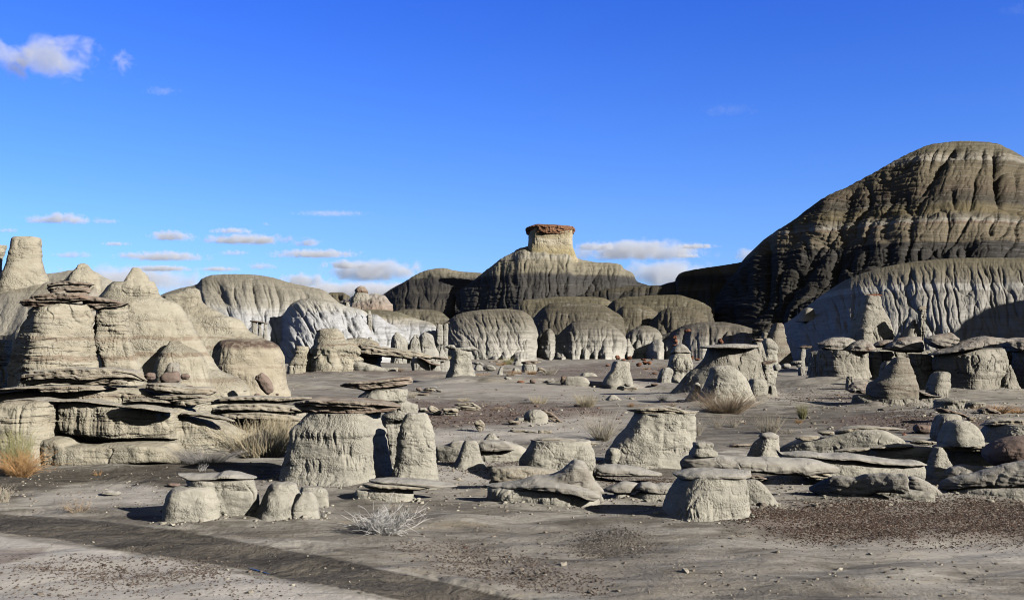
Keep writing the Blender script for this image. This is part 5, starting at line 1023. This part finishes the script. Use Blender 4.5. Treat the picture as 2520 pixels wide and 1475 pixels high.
for (rows, lb, yy, ex) in [([(592,1045,1100),(602,1020,1112),(640,1002,1125),(730,1000,1140)], 'rounded stub at the foot of the tall flared needle', 60, True),
                   ([(412,520,560),(425,500,590),(450,490,595),(490,470,610),(540,440,640)], 'white knob high on the left shoulder of the grey fluted hill', 93, False),
                   ([(692,150,195),(705,138,215),(740,128,240),(860,120,256),(930,110,262)], 'pale dome in front of the left end of the grey fluted hill', 62, True),
                   ([(552,240,300),(572,222,316),(640,185,330),(720,150,345),(820,110,370),(920,80,400)], 'striped stub with a broad foot left of the grey fluted hill', 80, True),
                   ([(635,130,170),(660,118,180),(740,105,195)], 'tiny shaded knob beside the striped stub', 80, False)]:
    rock('clay_mound', 'E', lb, 'rock', [('mound', 'banded' if 'striped' in lb else 'rclay', [Z(rows, .8, ext=ex)])], Y=yy, vox=1.1)  # striped stub takes the darker banded clay, standing in for the hill's shade
rock('hoodoo', 'E', 'small white column with a dark flat cap in the hill shade', 'hoodoo', [('stem', 'far', [Z([(785,470,512),(840,458,516),(895,452,510)], .8)]), ('cap', 'slab', [X([(455,772),(510,755),(568,765)], [(455,782),(520,790),(568,776)], .7)])], Y=56, vox=1.1)
rock('hoodoo', 'E', 'thin dark twin of the small white column, deeper in the shade', 'hoodoo', [('stem', 'rclay', [Z([(830,560,620),(870,540,622),(930,540,600)], .8)]), ('cap', 'slab', [X([(560,822),(620,808),(690,815)], [(560,830),(690,828)], .6)])], Y=57, vox=1.1)
for (x, y, w, h, lb) in [(255,960,70,62,'leftmost bright white lump at the foot of the shaded slope'), (340,945,90,50,'wide white lump with a flat top, second along the shaded slope'), (440,912,100,34,'flat white plate, third along the shaded slope'), (452,945,46,26,'smallest bright white lump on the shaded slope')]:
    rock('stone', 'E', lb, 'rock', [('stone', 'far', [Bl(x, y, w, h, .8, -8)])], Y=53, vox=1.1)
flush_rocks()
# ------------------------------------------------------------------ ground sheet
ang = np.concatenate([np.linspace(-180, -50, 27)[:-1], np.linspace(-50, -33, 60)[:-1], np.linspace(-33, 33, 1150), np.linspace(33, 50, 60)[1:], np.linspace(50, 180, 27)[1:-1]])
rad = np.concatenate([[.3, 1, 2, 3, 4, 5, 5.8], np.geomspace(6.4, 30, 620), np.geomspace(30, 130, 330)[1:], np.geomspace(130, 20000, 40)[1:]])
aa, rr = np.meshgrid(np.radians(ang), rad)
gx, gy = rr * np.sin(aa), rr * np.cos(aa)
gzz = ground(gx, gy)
gzz = np.where(rr > 130, gzz * np.clip(1 - (rr - 130) / 200, 0, 1) , gzz)
# ground zones: 0 dark damp silt, 1 pale crust, 2 red-brown gravelly clay
ZONES = [
 (0, [(-200,1150),(180,1152),(430,1135),(700,1142),(700,1185),(520,1168),(420,1195),(330,1186),(180,1192),(60,1215),(-200,1240)], 9, 1.0),
 (0, [(-300,1225),(0,1262),(230,1280),(480,1308),(620,1336),(800,1368),(960,1405),(1060,1425),(1300,1478),(1700,1590),(1200,1590),(1010,1478),(860,1449),(700,1422),(520,1387),(250,1343),(0,1308),(-300,1270)], 2.5, 1.0),
 (0, [(150,1250),(330,1240),(420,1290),(640,1300),(900,1300),(1010,1325),(900,1345),(640,1318),(480,1296),(230,1270)], 12, .55),
 (0, [(660,1205),(900,1215),(1160,1270),(1500,1280),(1650,1320),(1900,1400),(2200,1440),(2700,1475),(2700,1700),(1500,1700),(1450,1420),(1100,1330),(850,1310)], 60, .40),
 (0, [(1480,1138),(1660,1140),(1680,1170),(1500,1168)], 6, .8),
 (0, [(1560,1045),(1900,1060),(2000,1105),(1700,1112),(1480,1100)], 10, .55),
 (0, [(1700,1020),(2050,1000),(2520,1040),(2520,1075),(2050,1062),(1860,1070),(1700,1050)], 10, .7),
 (0, [(1280,1085),(1440,1082),(1440,1100),(1280,1100)], 6, .6),
 (0, [(700,975),(860,970),(1050,988),(1100,1002),(900,1010),(700,1000)], 5, .5),
 (1, [(-300,1310),(0,1318),(250,1352),(520,1395),(700,1432),(1000,1485),(1200,1600),(-300,1600)], 3.5, 1.0),
 (1, [(100,1225),(230,1195),(330,1180),(420,1195),(440,1240),(330,1245),(180,1245)], 20, .8),
 (1, [(1010,1060),(1140,1050),(1500,1055),(1500,1085),(1050,1090)], 10, .65),
 (1, [(1030,1120),(1200,1120),(1300,1150),(1260,1190),(1030,1180)], 14, .75),
 (1, [(1280,1010),(1560,1030),(1480,1060),(1270,1055)], 8, .6),
 (1, [(2150,1340),(2520,1330),(2700,1360),(2700,1420),(2300,1380)], 30, .55),
 (1, [(1040,935),(1640,945),(1700,985),(1400,985),(1050,962)], 7, .35),
 (2, [(1010,985),(1250,990),(1480,1000),(1500,1018),(1400,1028),(1270,1038),(1030,1058),(1010,1030)], 8, 1.0),
 (2, [(2040,1030),(2150,1018),(2330,1024),(2520,1045),(2300,1060),(2060,1056)], 8, .9),
 (2, [(700,905),(880,906),(1090,912),(1090,930),(860,915),(700,925)], 4, .7),
 (2, [(1360,905),(1480,893),(1700,905),(1850,930),(1500,938),(1300,930)], 5, .75),
 (2, [(1780,1262),(1900,1247),(2150,1236),(2520,1225),(2700,1240),(2700,1320),(2300,1330),(1980,1330),(1820,1300)], 16, .75),
 (2, [(960,1345),(1130,1335),(1350,1380),(1480,1432),(1520,1475),(1250,1440),(1050,1400)], 14, .22),
 (2, [(30,1395),(200,1370),(500,1380),(560,1420),(400,1450),(150,1430)], 22, .15),
 (2, [(-60,1352),(120,1345),(110,1365),(0,1385),(-60,1385)], 5, .8),
 (2, [(2000,975),(2200,965),(2300,985),(2120,1000)], 6, .5),
]
fy = gy.ravel(); fx = gx.ravel(); fz = gzz.ravel()
uu_ = UC + F * fx / np.maximum(fy, .5); vv_ = VH + F * (H - fz) / np.maximum(fy, .5)
sel = np.where((fy > 3) & (uu_ > -700) & (uu_ < 3200) & (vv_ > 880))[0]
su, sv = uu_[sel], vv_[sel]
nz = fbm(fx[sel] / .9, fy[sel] / 1.3, 0, 5, 77, .6) * 16
masks = np.zeros((len(fx), 3))
for (ch, poly, fe, st) in ZONES:
    p = np.array(poly, float); x0 = p[:, 0].min() - 60; x1 = p[:, 0].max() + 60; y0 = p[:, 1].min() - 60; y1 = p[:, 1].max() + 60
    k = np.where((su > x0) & (su < x1) & (sv > y0) & (sv < y1))[0]
    a, b = su[k], sv[k]; ins = np.zeros(len(k), bool); dmin = np.full(len(k), 1e9)
    for i in range(len(p)):
        (ax, ay), (bx, by) = p[i], p[(i + 1) % len(p)]
        cond = ((ay > b) != (by > b)) & (a < (bx - ax) * (b - ay) / ((by - ay) or 1e-9) + ax); ins ^= cond
        ex, ey = (bx - ax) * .35, by - ay; wx, wy = (a - ax) * .35, b - ay
        t = np.clip((wx * ex + wy * ey) / (ex * ex + ey * ey + 1e-9), 0, 1)
        dmin = np.minimum(dmin, np.hypot(wx - t * ex, wy - t * ey))
    sd_ = np.where(ins, dmin, -dmin) + nz[k] * min(1.0, fe / 14 + .12)
    m = sstep(-fe, fe, sd_) * st
    masks[sel[k], ch] = np.maximum(masks[sel[k], ch], m)
def groundmat():
    t = NT('desert_ground'); geo = t.n('ShaderNodeNewGeometry'); pos = geo.outputs['Position']
    at = t.n('ShaderNodeAttribute'); at.attribute_name = 'zone'; sp = t.n('ShaderNodeSeparateColor'); t.l(at.outputs['Color'], sp.inputs[0])
    rot = t.n('ShaderNodeMapping'); t.l(pos, rot.inputs[0]); rot.inputs['Rotation'].default_value = (0, 0, R(-18)); rot.inputs['Scale'].default_value = (.26, 1, 1)
    a = t.noise(pos, .9, 6, .62, .4); b = t.noise(rot.outputs[0], 2.6, 6, .68, .8); f = t.noise(pos, 24, 4, .7)
    far = t.noise(t.vmul(pos, (.35, 1, 1)), .5, 5, .65, .6)
    c = t.mix(t.rmp(b, .40, .60), (.165, .148, .122), (.40, .372, .325))
    c = t.mix(t.rmp(a, .46, .62, 0, .7), c, (.42, .39, .34))
    stn = t.noise(t.vmul(pos, (.6, 1, 1)), 1.7, 6, .7, .9)
    c = t.mix(t.rmp(stn, .53, .62, 0, .55), c, (.14, .124, .10))
    c = t.mix(t.rmp(stn, .45, .37, 0, .6), c, (.38, .325, .24))
    c = t.mix(t.rmp(far, .48, .62, 0, .45), c, (.24, .215, .19))
    pale = t.mix(t.rmp(b, .4, .7), (.50, .465, .42), (.40, .37, .33))
    c = t.mix(sp.outputs[1], c, pale)
    dark = t.mix(t.rmp(t.math('ADD', t.math('MULTIPLY', b, .6), t.math('MULTIPLY', t.noise(t.vmul(pos, (.7, 1, 1)), 3.2, 6, .7, 1.2), .4)), .42, .60), (.072, .064, .054), (.165, .146, .12))
    c = t.mix(sp.outputs[0], c, dark)
    red = t.mix(t.rmp(f, .35, .7), (.14, .102, .086), (.25, .21, .18))
    rn = t.math('MULTIPLY', sp.outputs[2], t.rmp(a, .3, .6, .55, 1))
    c = t.mix(rn, c, red)
    # scattered dark chips and pale grains, denser on the gravelly clay
    v = t.vor(pos, 26, 'F1', 0); vc = t.vor(pos, 26, 'F1', 1)
    sepc = t.n('ShaderNodeSeparateColor'); t.l(vc, sepc.inputs[0])
    dens = t.math('ADD', t.math('MULTIPLY', sp.outputs[2], .55), t.rmp(a, .45, .75, .02, .22))
    on = t.math('MULTIPLY', t.math('LESS_THAN', sepc.outputs[0], dens), t.rmp(v, .34, .2))
    c = t.mix(t.math('MULTIPLY', on, .85), c, t.ramp(sepc.outputs[1], [(0, (.05, .03, .026)), (.55, (.10, .055, .04)), (.85, (.16, .10, .07)), (1, (.5, .45, .38))]))
    # mud cracks and drying lines
    cr2 = t.vor(t.vmul(pos, (.6, 1, 1)), 2.2, 'DISTANCE_TO_EDGE')
    c = t.mix(t.rmp(cr2, .012, .0, 0, .35), c, (.06, .054, .046))
    h = t.math('ADD', t.math('MULTIPLY', t.noise(pos, 38, 4, .75), .35), t.math('MULTIPLY', b, 1.4))
    h = t.math('ADD', h, t.math('MULTIPLY', on, .25))
    h2 = t.noise(t.vmul(pos, (1, 1.0, 1)), 7, 5, .7, .3)
    rip = t.noise(t.vmul(pos, (1, 1, 1)), 5.5, 4, .6, 1.6)
    h = t.math('ADD', h, t.math('MULTIPLY', t.math('MULTIPLY', rip, sp.outputs[0]), 2.2))
    n = t.bump(h, .022, None, .9); n = t.bump(h2, .03, n, .6)
    return t.out(c, n, .93, .1)
gm = groundmat()
gv = np.stack([fx, fy, fz], 1)
me = mesh_np('ground', gv, grid_faces(len(rad), len(ang), True), gm)
ca = me.color_attributes.new('zone', 'FLOAT_COLOR', 'POINT')
ca.data.foreach_set('color', np.hstack([masks, np.ones((len(fx), 1))]).astype(np.float32).ravel())
go = link('ground', me); tag(go, kind='structure')
# sliver of standing water along the edge of the wash
wm = NT('still_water'); wb = wm.n('ShaderNodeBsdfPrincipled'); wb.inputs['Base Color'].default_value = (.02, .02, .02, 1); wb.inputs['Roughness'].default_value = .22
wo_ = wm.n('ShaderNodeOutputMaterial'); wm.l(wb.outputs[0], wo_.inputs[0])
up_ = [(612,1394),(622,1396.5),(640,1402),(655,1407),(664,1410)]; lo_ = [(613,1395),(624,1400),(643,1405),(656,1409),(664,1411)]
wv = [];
zw_ = max(ghit(a, b)[2] for a, b in up_ + lo_) + .004
for (a, b) in up_ + lo_[::-1]:
    Yw = (H - zw_) * F / (b - VH); wv.append(((a - UC) / F * Yw, Yw, zw_))
n_ = len(up_); wq = np.array([(i, i + 1, 2 * n_ - 2 - i, 2 * n_ - 1 - i) for i in range(n_ - 1)])
tag(link('water', mesh_np('water', np.array(wv)[:, :], wq[:, ::-1], wm.m)), kind='structure')

# ------------------------------------------------------------------ shrubs and grass
M_straw = stemmat('straw', [(.64,.52,.33), (.76,.65,.44), (.56,.45,.27), (.80,.71,.52), (.50,.41,.25)])
M_pale = stemmat('pale_straw', [(.66,.58,.44), (.56,.47,.33), (.70,.64,.52), (.50,.40,.27)])
M_white = stemmat('bare_twig', [(.70,.68,.64), (.60,.57,.53), (.76,.74,.70)])
M_or = stemmat('orange_brush', [(.56,.30,.13), (.64,.40,.19), (.48,.24,.095), (.60,.41,.22)])
M_gr = stemmat('green_brush', [(.40,.38,.17), (.48,.44,.22), (.33,.32,.13), (.55,.50,.28)])
M_brn = stemmat('brown_brush', [(.44,.32,.21), (.54,.43,.29), (.36,.24,.15), (.60,.50,.37)])
M_gry = stemmat('grey_twig', [(.34,.32,.30), (.26,.245,.23), (.40,.38,.36)])
G = 'dry shrubs and grass tufts on the flats'
shrub('grass_clump', 'largest straw coloured grass clump, between the stepped ledge and the capped hoodoo', 'grass', 640, 1122, 150, 96, M_straw, 1050, 1.1, .85, .5, r0=.36, seed=1, group=G, zig=.05)
shrub('grass_clump', 'straw grass pressed against the capped hoodoo, right half of the big clump', 'grass', 690, 1105, 70, 92, M_straw, 600, 1.0, .55, .4, r0=.4, seed=2, group=G)
shrub('shrub', 'low grey shrub left of the largest grass clump', 'shrub', 505, 1136, 110, 46, M_gry, 520, 1.0, .9, .8, r0=.42, seed=3, group=G)
shrub('shrub', 'orange brush at the left edge of the wash, brightest on the left', 'shrub', 52, 1172, 108, 74, M_or, 300, 1.1, 1.0, .3, branch=3, r0=.14, seed=4, group=G, zig=.12)
shrub('shrub', 'tall feathery green brush behind the orange brush', 'shrub', 40, 1160, 110, 112, M_gr, 360, .9, .55, .1, branch=2, r0=.22, seed=5, group=G)
shrub('shrub', 'small beige sprig at the left edge of the wash', 'shrub', 8, 1234, 48, 46, M_pale, 60, 1.0, .6, .1, branch=4, r0=.2, seed=6, group=G)
shrub('shrub', 'tan twig plant with a lone upright sprig on the dark sand', 'shrub', 192, 1258, 72, 38, M_brn, 46, 1.1, .9, .2, branch=4, r0=.2, seed=7, group=G)
shrub('shrub', 'bare white twiggy shrub alone on the wash bank', 'shrub', 946, 1312, 132, 74, M_white, 120, 2.3, 1.05, .25, branch=5, r0=.12, seed=8, group=G, zig=.2, vmin=.45)
shrub('grass_clump', 'open fan of pale straw stems left of the big pale block', 'grass', 1482, 1084, 122, 84, M_pale, 230, 1.0, .85, .1, r0=.10, seed=9, group=G)
shrub('grass_clump', 'rounded straw tuft behind the fan of pale stems', 'grass', 1443, 1000, 54, 37, M_straw, 260, .9, .85, .2, r0=.3, seed=10, group=G)
shrub('grass_clump', 'short straw tuft left of the rounded straw tuft', 'grass', 1326, 992, 40, 24, M_straw, 120, .9, .7, .2, r0=.4, seed=11, group=G)
shrub('shrub', 'grey half of a small tuft, left of the short straw tuft', 'shrub', 1300, 990, 30, 13, M_gry, 80, .9, .9, .3, r0=.4, seed=12, group=G)
shrub('shrub', 'big brown brush in front of the striped mound', 'shrub', 1785, 1016, 122, 66, M_brn, 620, .9, .95, .25, branch=1, r0=.28, seed=13, group=G)
shrub('shrub', 'greenish upright tuft on the right flats', 'shrub', 1974, 1030, 44, 44, M_gr, 190, .9, .65, .05, r0=.12, seed=14, group=G)
shrub('grass_clump', 'straw tuft above the small cone hoodoo', 'grass', 1891, 1066, 66, 52, M_pale, 220, .9, .7, .1, r0=.26, seed=15, group=G)
shrub('shrub', 'little straw sprig right of that straw tuft', 'shrub', 1937, 1066, 30, 16, M_pale, 60, .8, .9, .2, r0=.3, seed=16, group=G)
shrub('grass_clump', 'thin see through tuft, left of a pair right of the big pale block', 'grass', 1766, 1052, 40, 34, M_pale, 46, .8, .8, .1, r0=.15, seed=17, group=G)
shrub('grass_clump', 'thin see through tuft, right of a pair right of the big pale block', 'grass', 1806, 1050, 42, 32, M_pale, 60, .8, .85, .1, r0=.15, seed=18, group=G)
shrub('grass_clump', 'tuft growing against the right side of the big pale block', 'grass', 1716, 1070, 44, 48, M_pale, 70, .8, .8, .1, r0=.15, seed=19, group=G)
shrub('shrub', 'orange brush near the right edge behind the low hoodoos', 'shrub', 2448, 1016, 62, 26, M_or, 260, .9, 1.0, .3, r0=.4, seed=20, group=G)
shrub('shrub', 'orange brush cut off by the right picture edge', 'shrub', 2508, 1016, 44, 20, M_or, 150, .9, 1.0, .3, r0=.4, seed=21, group=G)
for i, (u, v, w, h, m, lb) in enumerate([(1272,920,28,12,M_or,'orange tuft under the flat capped rock, left one'), (1309,920,22,12,M_or,'orange tuft under the flat capped rock, right one'), (1186,922,30,5,M_or,'low orange mat right of the tall slim hoodoo'), (1257,928,22,18,M_brn,'brown straw tuft over the twisted white stone'), (1352,921,32,22,M_pale,'thin pale tuft right of the dark slanted slab'), (1251,896,22,20,M_gr,'greenish straw tuft below the striped dome'), (1233,898,18,8,M_or,'small orange tuft left of the greenish straw tuft'), (1553,1000,16,14,M_or,'little orange tuft behind the big pale block'), (1140,986,26,10,M_straw,'low straw tuft on the edge of the dark flat'), (936,972,16,16,M_or,'orange tuft in the gap under the tilted reddish slab'), (1015,978,24,22,M_pale,'pale wisps beside the tilted slab hoodoo'), (1640,910,34,24,M_brn,'brown brush left of the small fluted hoodoo'), (1590,908,14,5,M_or,'flat orange patch left of the small fluted hoodoo'), (1228,1006,20,9,M_brn,'tiny brown sprig on the dark red flat'), (985,912,24,10,M_brn,'brown mat in front of the undercut cliff'), (960,911,18,9,M_straw,'straw mat in front of the undercut cliff'), (1115,885,24,13,M_straw,'straw fringe at the foot of the striped dome'), (1632,985,24,26,M_gry,'dark stalks in the shadow of the table hoodoo'), (1648,1000,30,16,M_brn,'dark brush behind the layered cap block'), (1585,1000,40,10,M_brn,'low brown brush along the top of the layered cap block'), (1965,1040,14,12,M_or,'faint orange sprig below the greenish tuft')]):
    shrub('shrub', lb, 'shrub' if m in (M_or, M_brn, M_gry) else 'grass', u, v, w, h, m, 110, .7, .9, .2, r0=.36, seed=40 + i, group=G)
shrub('reeds', 'row of thin white upright stalks behind the broad low slab', 'grass', 1161, 1078, 44, 30, M_white, 16, .7, .22, .0, r0=.5, seed=70, vmin=.7)
shrub('shrub', 'faint twig plant by the foot of the low clay cone', 'shrub', 795, 1272, 34, 42, M_gry, 26, .7, .7, .1, branch=3, r0=.2, seed=71)
shrub('shrub', 'small dark red sprig left of the bare white shrub', 'shrub', 848, 1288, 20, 12, M_brn, 40, .8, .9, .1, branch=2, r0=.3, seed=72)
shrub('shrub', 'white sprig at the foot of the ledge on the dark sand', 'shrub', 497, 1158, 32, 26, M_white, 16, .8, .7, .1, branch=4, r0=.2, seed=73)
shrub('shrub', 'little orange sprig on the dark sand below the ledge', 'shrub', 240, 1168, 22, 16, M_or, 26, .8, .9, .1, branch=2, r0=.3, seed=74)
# ------------------------------------------------------------------ gravel: uncountable chips lying on the clay
def gravel(name, polys, n, smin, smax, cols, seed, pts=None):
    rg = np.random.default_rng(seed); P_, S_ = [], []
    area = []
    for (poly, dn) in (polys if pts is None else []):
        p = np.array(poly, float); bx = [p[:, 0].min(), p[:, 0].max(), p[:, 1].min(), p[:, 1].max()]
        m = int(n * dn * 3); a = rg.uniform(bx[0], bx[1], m); b = rg.uniform(bx[2], bx[3], m)
        ins = np.zeros(m, bool)
        for i in range(len(p)):
            (ax, ay), (cx, cy) = p[i], p[(i + 1) % len(p)]
            ins ^= ((ay > b) != (cy > b)) & (a < (cx - ax) * (b - ay) / ((cy - ay) or 1e-9) + ax)
        k = ins & (rg.uniform(0, 1, m) < np.clip(.62 + 1.1 * fbm(a / 90, b / 30, 0, 3, seed), .03, 1)); a, b = a[k], b[k]
        wd_ = np.where(rg.uniform(0, 1, len(a)) < .3, 2.4, .8); a = a + rg.normal(0, 22, len(a)) * wd_; b = b + rg.normal(0, 5, len(b)) * wd_; ok = b > VH + 30; a, b = a[ok], b[ok]
        Y = H * F / (b - VH); P_.append(np.stack([(a - UC) / F * Y, Y], 1))
    P_ = np.vstack(P_) if pts is None else pts; N = len(P_); z = ground(P_[:, 0], P_[:, 1])
    s = np.exp(rg.uniform(math.log(smin), math.log(smax), N)) * np.where(P_[:, 1] > 24, 1.15, 1.0); s *= np.minimum(1 + .12 * rg.pareto(1.8, N), 2.3)
    v0 = np.array([[1,.1,-.4],[.1,1,-.4],[-1,0,-.4],[0,-1,-.4],[.6,.55,.5],[-.55,.6,.5],[-.6,-.5,.5],[.55,-.6,.5]], float)
    f0 = np.array([[0,1,4],[1,5,4],[1,2,5],[2,6,5],[2,3,6],[3,7,6],[3,0,7],[0,4,7],[4,5,6],[4,6,7]])
    V = v0[None] * rg.uniform(.6, 1.3, (N, 8, 1)) * s[:, None, None]; V[..., 0] *= rg.uniform(.8, 1.6, N)[:, None]
    an = rg.uniform(0, 6.28, N); c_, s_ = np.cos(an)[:, None], np.sin(an)[:, None]
    x = V[..., 0] * c_ - V[..., 1] * s_; y = V[..., 0] * s_ + V[..., 1] * c_
    V = np.stack([x + P_[:, 0:1], y + P_[:, 1:2], V[..., 2] + z[:, None] + s[:, None] * .25], -1)
    Fc = (f0[None] + (np.arange(N) * 8)[:, None, None]).reshape(-1, 3)
    o = link(name, mesh_np(name, V.reshape(-1, 3), Fc, stemmat(name + '_stone', cols), smooth=False)); tag(o, kind='stuff')
RC = [(.06,.04,.034), (.085,.05,.04), (.12,.078,.06), (.07,.058,.052), (.19,.125,.085), (.05,.042,.04), (.10,.068,.054), (.36,.31,.25), (.15,.135,.12)]
gravel('gravel', [([(1790,1275),(1880,1250),(2150,1240),(2520,1228),(2620,1235),(2620,1310),(2300,1325),(2000,1335),(1830,1310)], .55), ([(1840,1240),(2600,1225),(2600,1345),(1900,1345)], .12), ([(1030,1150),(1180,1140),(1260,1155),(1230,1175),(1060,1172)], .05), ([(1480,1168),(1680,1172),(1680,1195),(1500,1195)], .04), ([(1260,1150),(1400,1160),(1400,1180),(1260,1172)], .03)], 36000, .0038, .0095, RC, 5)
gravel('gravel', [([(960,1345),(1130,1335),(1350,1380),(1480,1430),(1520,1470),(1250,1440),(1050,1405)], .22), ([(30,1395),(200,1372),(500,1380),(560,1420),(380,1440),(150,1430)], .10), ([(0,1400),(560,1380),(700,1440),(700,1475),(0,1475)], .04)], 14000, .0035, .011, [(.08,.062,.054), (.12,.095,.08), (.18,.15,.125), (.10,.07,.055), (.26,.225,.185), (.07,.06,.055)], 15)
gravel('gravel', [([(1015,985),(1250,990),(1480,1000),(1480,1025),(1270,1040),(1030,1058)], .5), ([(2040,1030),(2330,1024),(2520,1045),(2300,1060)], .3), ([(1360,905),(1700,905),(1800,930),(1300,930)], .3), ([(1260,880),(1700,880),(1700,910),(1260,900)], .12), ([(1880,960),(2100,965),(2150,990),(1950,1000)], .15)], 6000, .006, .018, RC, 6)
gravel('gravel', [([(1420,1340),(1450,1320),(1520,1311),(1580,1325),(1595,1345),(1540,1362),(1450,1362)], 1.0)], 4200, .004, .009, [(.07,.06,.052), (.12,.105,.09), (.20,.18,.16), (.06,.05,.045), (.30,.28,.25)], 8)
gravel('rubble', [([(0,1155),(700,1150),(700,1260),(0,1260)], .08), ([(950,1120),(1700,1120),(1900,1260),(950,1260)], .35), ([(1800,1130),(2520,1130),(2520,1260),(1800,1260)], .3), ([(1010,1050),(1700,1050),(1700,1120),(1010,1120)], .15), ([(880,1260),(1700,1260),(1500,1440),(1000,1400)], .04), ([(0,1300),(900,1400),(900,1475),(0,1475)], .02), ([(1600,1340),(2520,1340),(2520,1475),(1600,1475)], .035)], 3000, .005, .02, [(.34,.31,.25), (.22,.19,.155), (.42,.385,.31), (.14,.115,.095), (.28,.24,.19)], 9)
gravel('rubble', [([(1010,930),(2000,930),(2000,1050),(1010,1050)], .4), ([(1900,960),(2520,960),(2520,1060),(1900,1060)], .3), ([(700,890),(1800,885),(1800,930),(700,930)], .5)], 520, .012, .045, [(.34,.31,.25), (.22,.19,.155), (.42,.385,.31), (.14,.115,.095), (.25,.14,.10)], 10)
# flakes and crumbs fallen round the feet of the rocks
FEET = []
for (bx, by, hw, hd, hh) in APR:
    if by > 50: continue
    m_ = int(26 + 34 * hw); an = rng.uniform(0, 6.28, m_); q_ = 1.0 + np.abs(rng.normal(0, .22, m_))
    FEET.append(np.stack([bx + hw * q_ * np.cos(an), by + hd * q_ * np.sin(an)], 1))
FEET = np.vstack(FEET)
def gravel_at(name, P_, smin, smax, cols, seed):
    u_, v_ = UC + F * P_[:, 0] / P_[:, 1], VH + F * H / P_[:, 1]
    gravel(name, [(np.stack([u_, v_], 1), 0)], 0, smin, smax, cols, seed, pts=P_)
gravel_at('rubble', FEET, .006, .03, [(.40,.37,.30), (.34,.31,.25), (.44,.41,.34), (.20,.17,.14), (.29,.26,.21)], 12)
# ------------------------------------------------------------------ clouds
CL = [('large ragged white cloud at the upper left edge', 128, 150, 190, 60, 2600, 1.2, 1, .7, 1.1),
 ('faint small wisp right of the large cloud', 397, 224, 52, 13, 2700, .10, 2, .8, 1.0),
 ('flat based cloud above the towers at the left', 150, 540, 100, 19, 3600, .9, 3, .5, 1.0),
 ('faint scrap at the right end of the flat based cloud', 262, 545, 34, 8, 3600, .35, 4, .7, 1.0),
 ('puffy small cloud with a peak, left of the long cloud', 424, 582, 78, 19, 4000, 1.1, 5, .5, 1.0),
 ('thin grey cloud above the long cloud', 570, 568, 62, 10, 4100, .6, 6, .6, 1.0),
 ('long flat cloud in the middle of the left sky', 610, 590, 130, 19, 4100, 1.0, 7, .5, .9),
 ('rounded cloud at the right end of the long flat cloud', 752, 597, 46, 16, 4100, 1.0, 8, .55, 1.0),
 ('long grey cloud below the puffy one', 400, 632, 130, 18, 4400, .9, 9, .5, .9),
 ('small grey cloud above the far left hill', 180, 627, 55, 11, 4400, .5, 10, .6, 1.0),
 ('long streak of cloud left of the dark hills', 775, 625, 130, 15, 4400, .8, 11, .55, .9),
 ('small scrap of cloud left of the streak', 575, 622, 44, 9, 4400, .4, 12, .6, 1.0),
 ('dim scrap of cloud under the streak', 645, 655, 44, 12, 4800, .4, 13, .6, 1.0),
 ('bright cloud bank behind the rubble knob', 925, 668, 150, 40, 5000, 1.2, 14, .6, .8),
 ('white low cloud over the white hill', 745, 690, 80, 24, 5200, 1.2, 15, .6, .8),
 ('wide pale cloud bank low behind the clay peak', 310, 690, 260, 46, 5400, .9, 16, .8, .7),
 ('upper cloud bank right of the butte', 1560, 618, 210, 36, 5000, 1.1, 17, .6, .8),
 ('lower white cloud bank between butte and dark hill', 1640, 672, 160, 48, 5400, 1.2, 18, .8, .6),
 ('small cloud touching the slope of the great dark hill', 1840, 628, 46, 24, 5000, .8, 19, .7, .9),
 ('barely visible wisp high on the right', 1790, 270, 85, 18, 3000, .035, 20, .8, 1.0),
 ('faint wisp in the upper right corner', 2500, 22, 50, 22, 2600, .035, 21, .8, 1.0),
 ('row of faint scraps high above the white hill', 815, 525, 100, 7, 4000, .12, 22, .8, 1.2),
 ('dim scrap above the long flat cloud', 655, 551, 18, 6, 4000, .2, 23, .8, 1.0),
 ('slim grey cloud high over the gap left of the clay peak', 285, 600, 40, 7, 4200, .6, 25, .5, 1.0),
 ('flat cloud just above the skyline knob of the clay peak', 395, 661, 90, 11, 4600, .8, 26, .5, .9),
 ('flat cloud low over the left end of the white hill', 540, 662, 60, 9, 4600, .6, 27, .5, .9),
 ('bright flat based cloud left of the rubble knob', 850, 652, 70, 16, 4800, 1.0, 28, .5, .9),
 ('grey flat cloud touching the right side of the butte', 1470, 608, 70, 16, 4600, .9, 29, .5, .9),
 ('small ragged cloud at the right end of the upper bank', 1710, 606, 60, 9, 4600, .8, 30, .6, 1.0),
 ('thin grey cloud between the two banks right of the butte', 1690, 630, 44, 8, 4600, .7, 31, .5, 1.0),
 ('small cloud tuft at the far left above the towers', 20, 567, 30, 7, 4000, .4, 32, .6, 1.0),
 ('low cloud layer at the horizon behind the dark hills', 880, 715, 330, 30, 6000, .8, 24, .8, .6)]
for (lb, u, v, a, b, Y, de, sd2, fl, rg_) in CL: cloud(lb, u, v, a * 1.15, b * 1.08, Y, de * (.6 if v < 640 else .8), sd2, fl, rag=rg_)
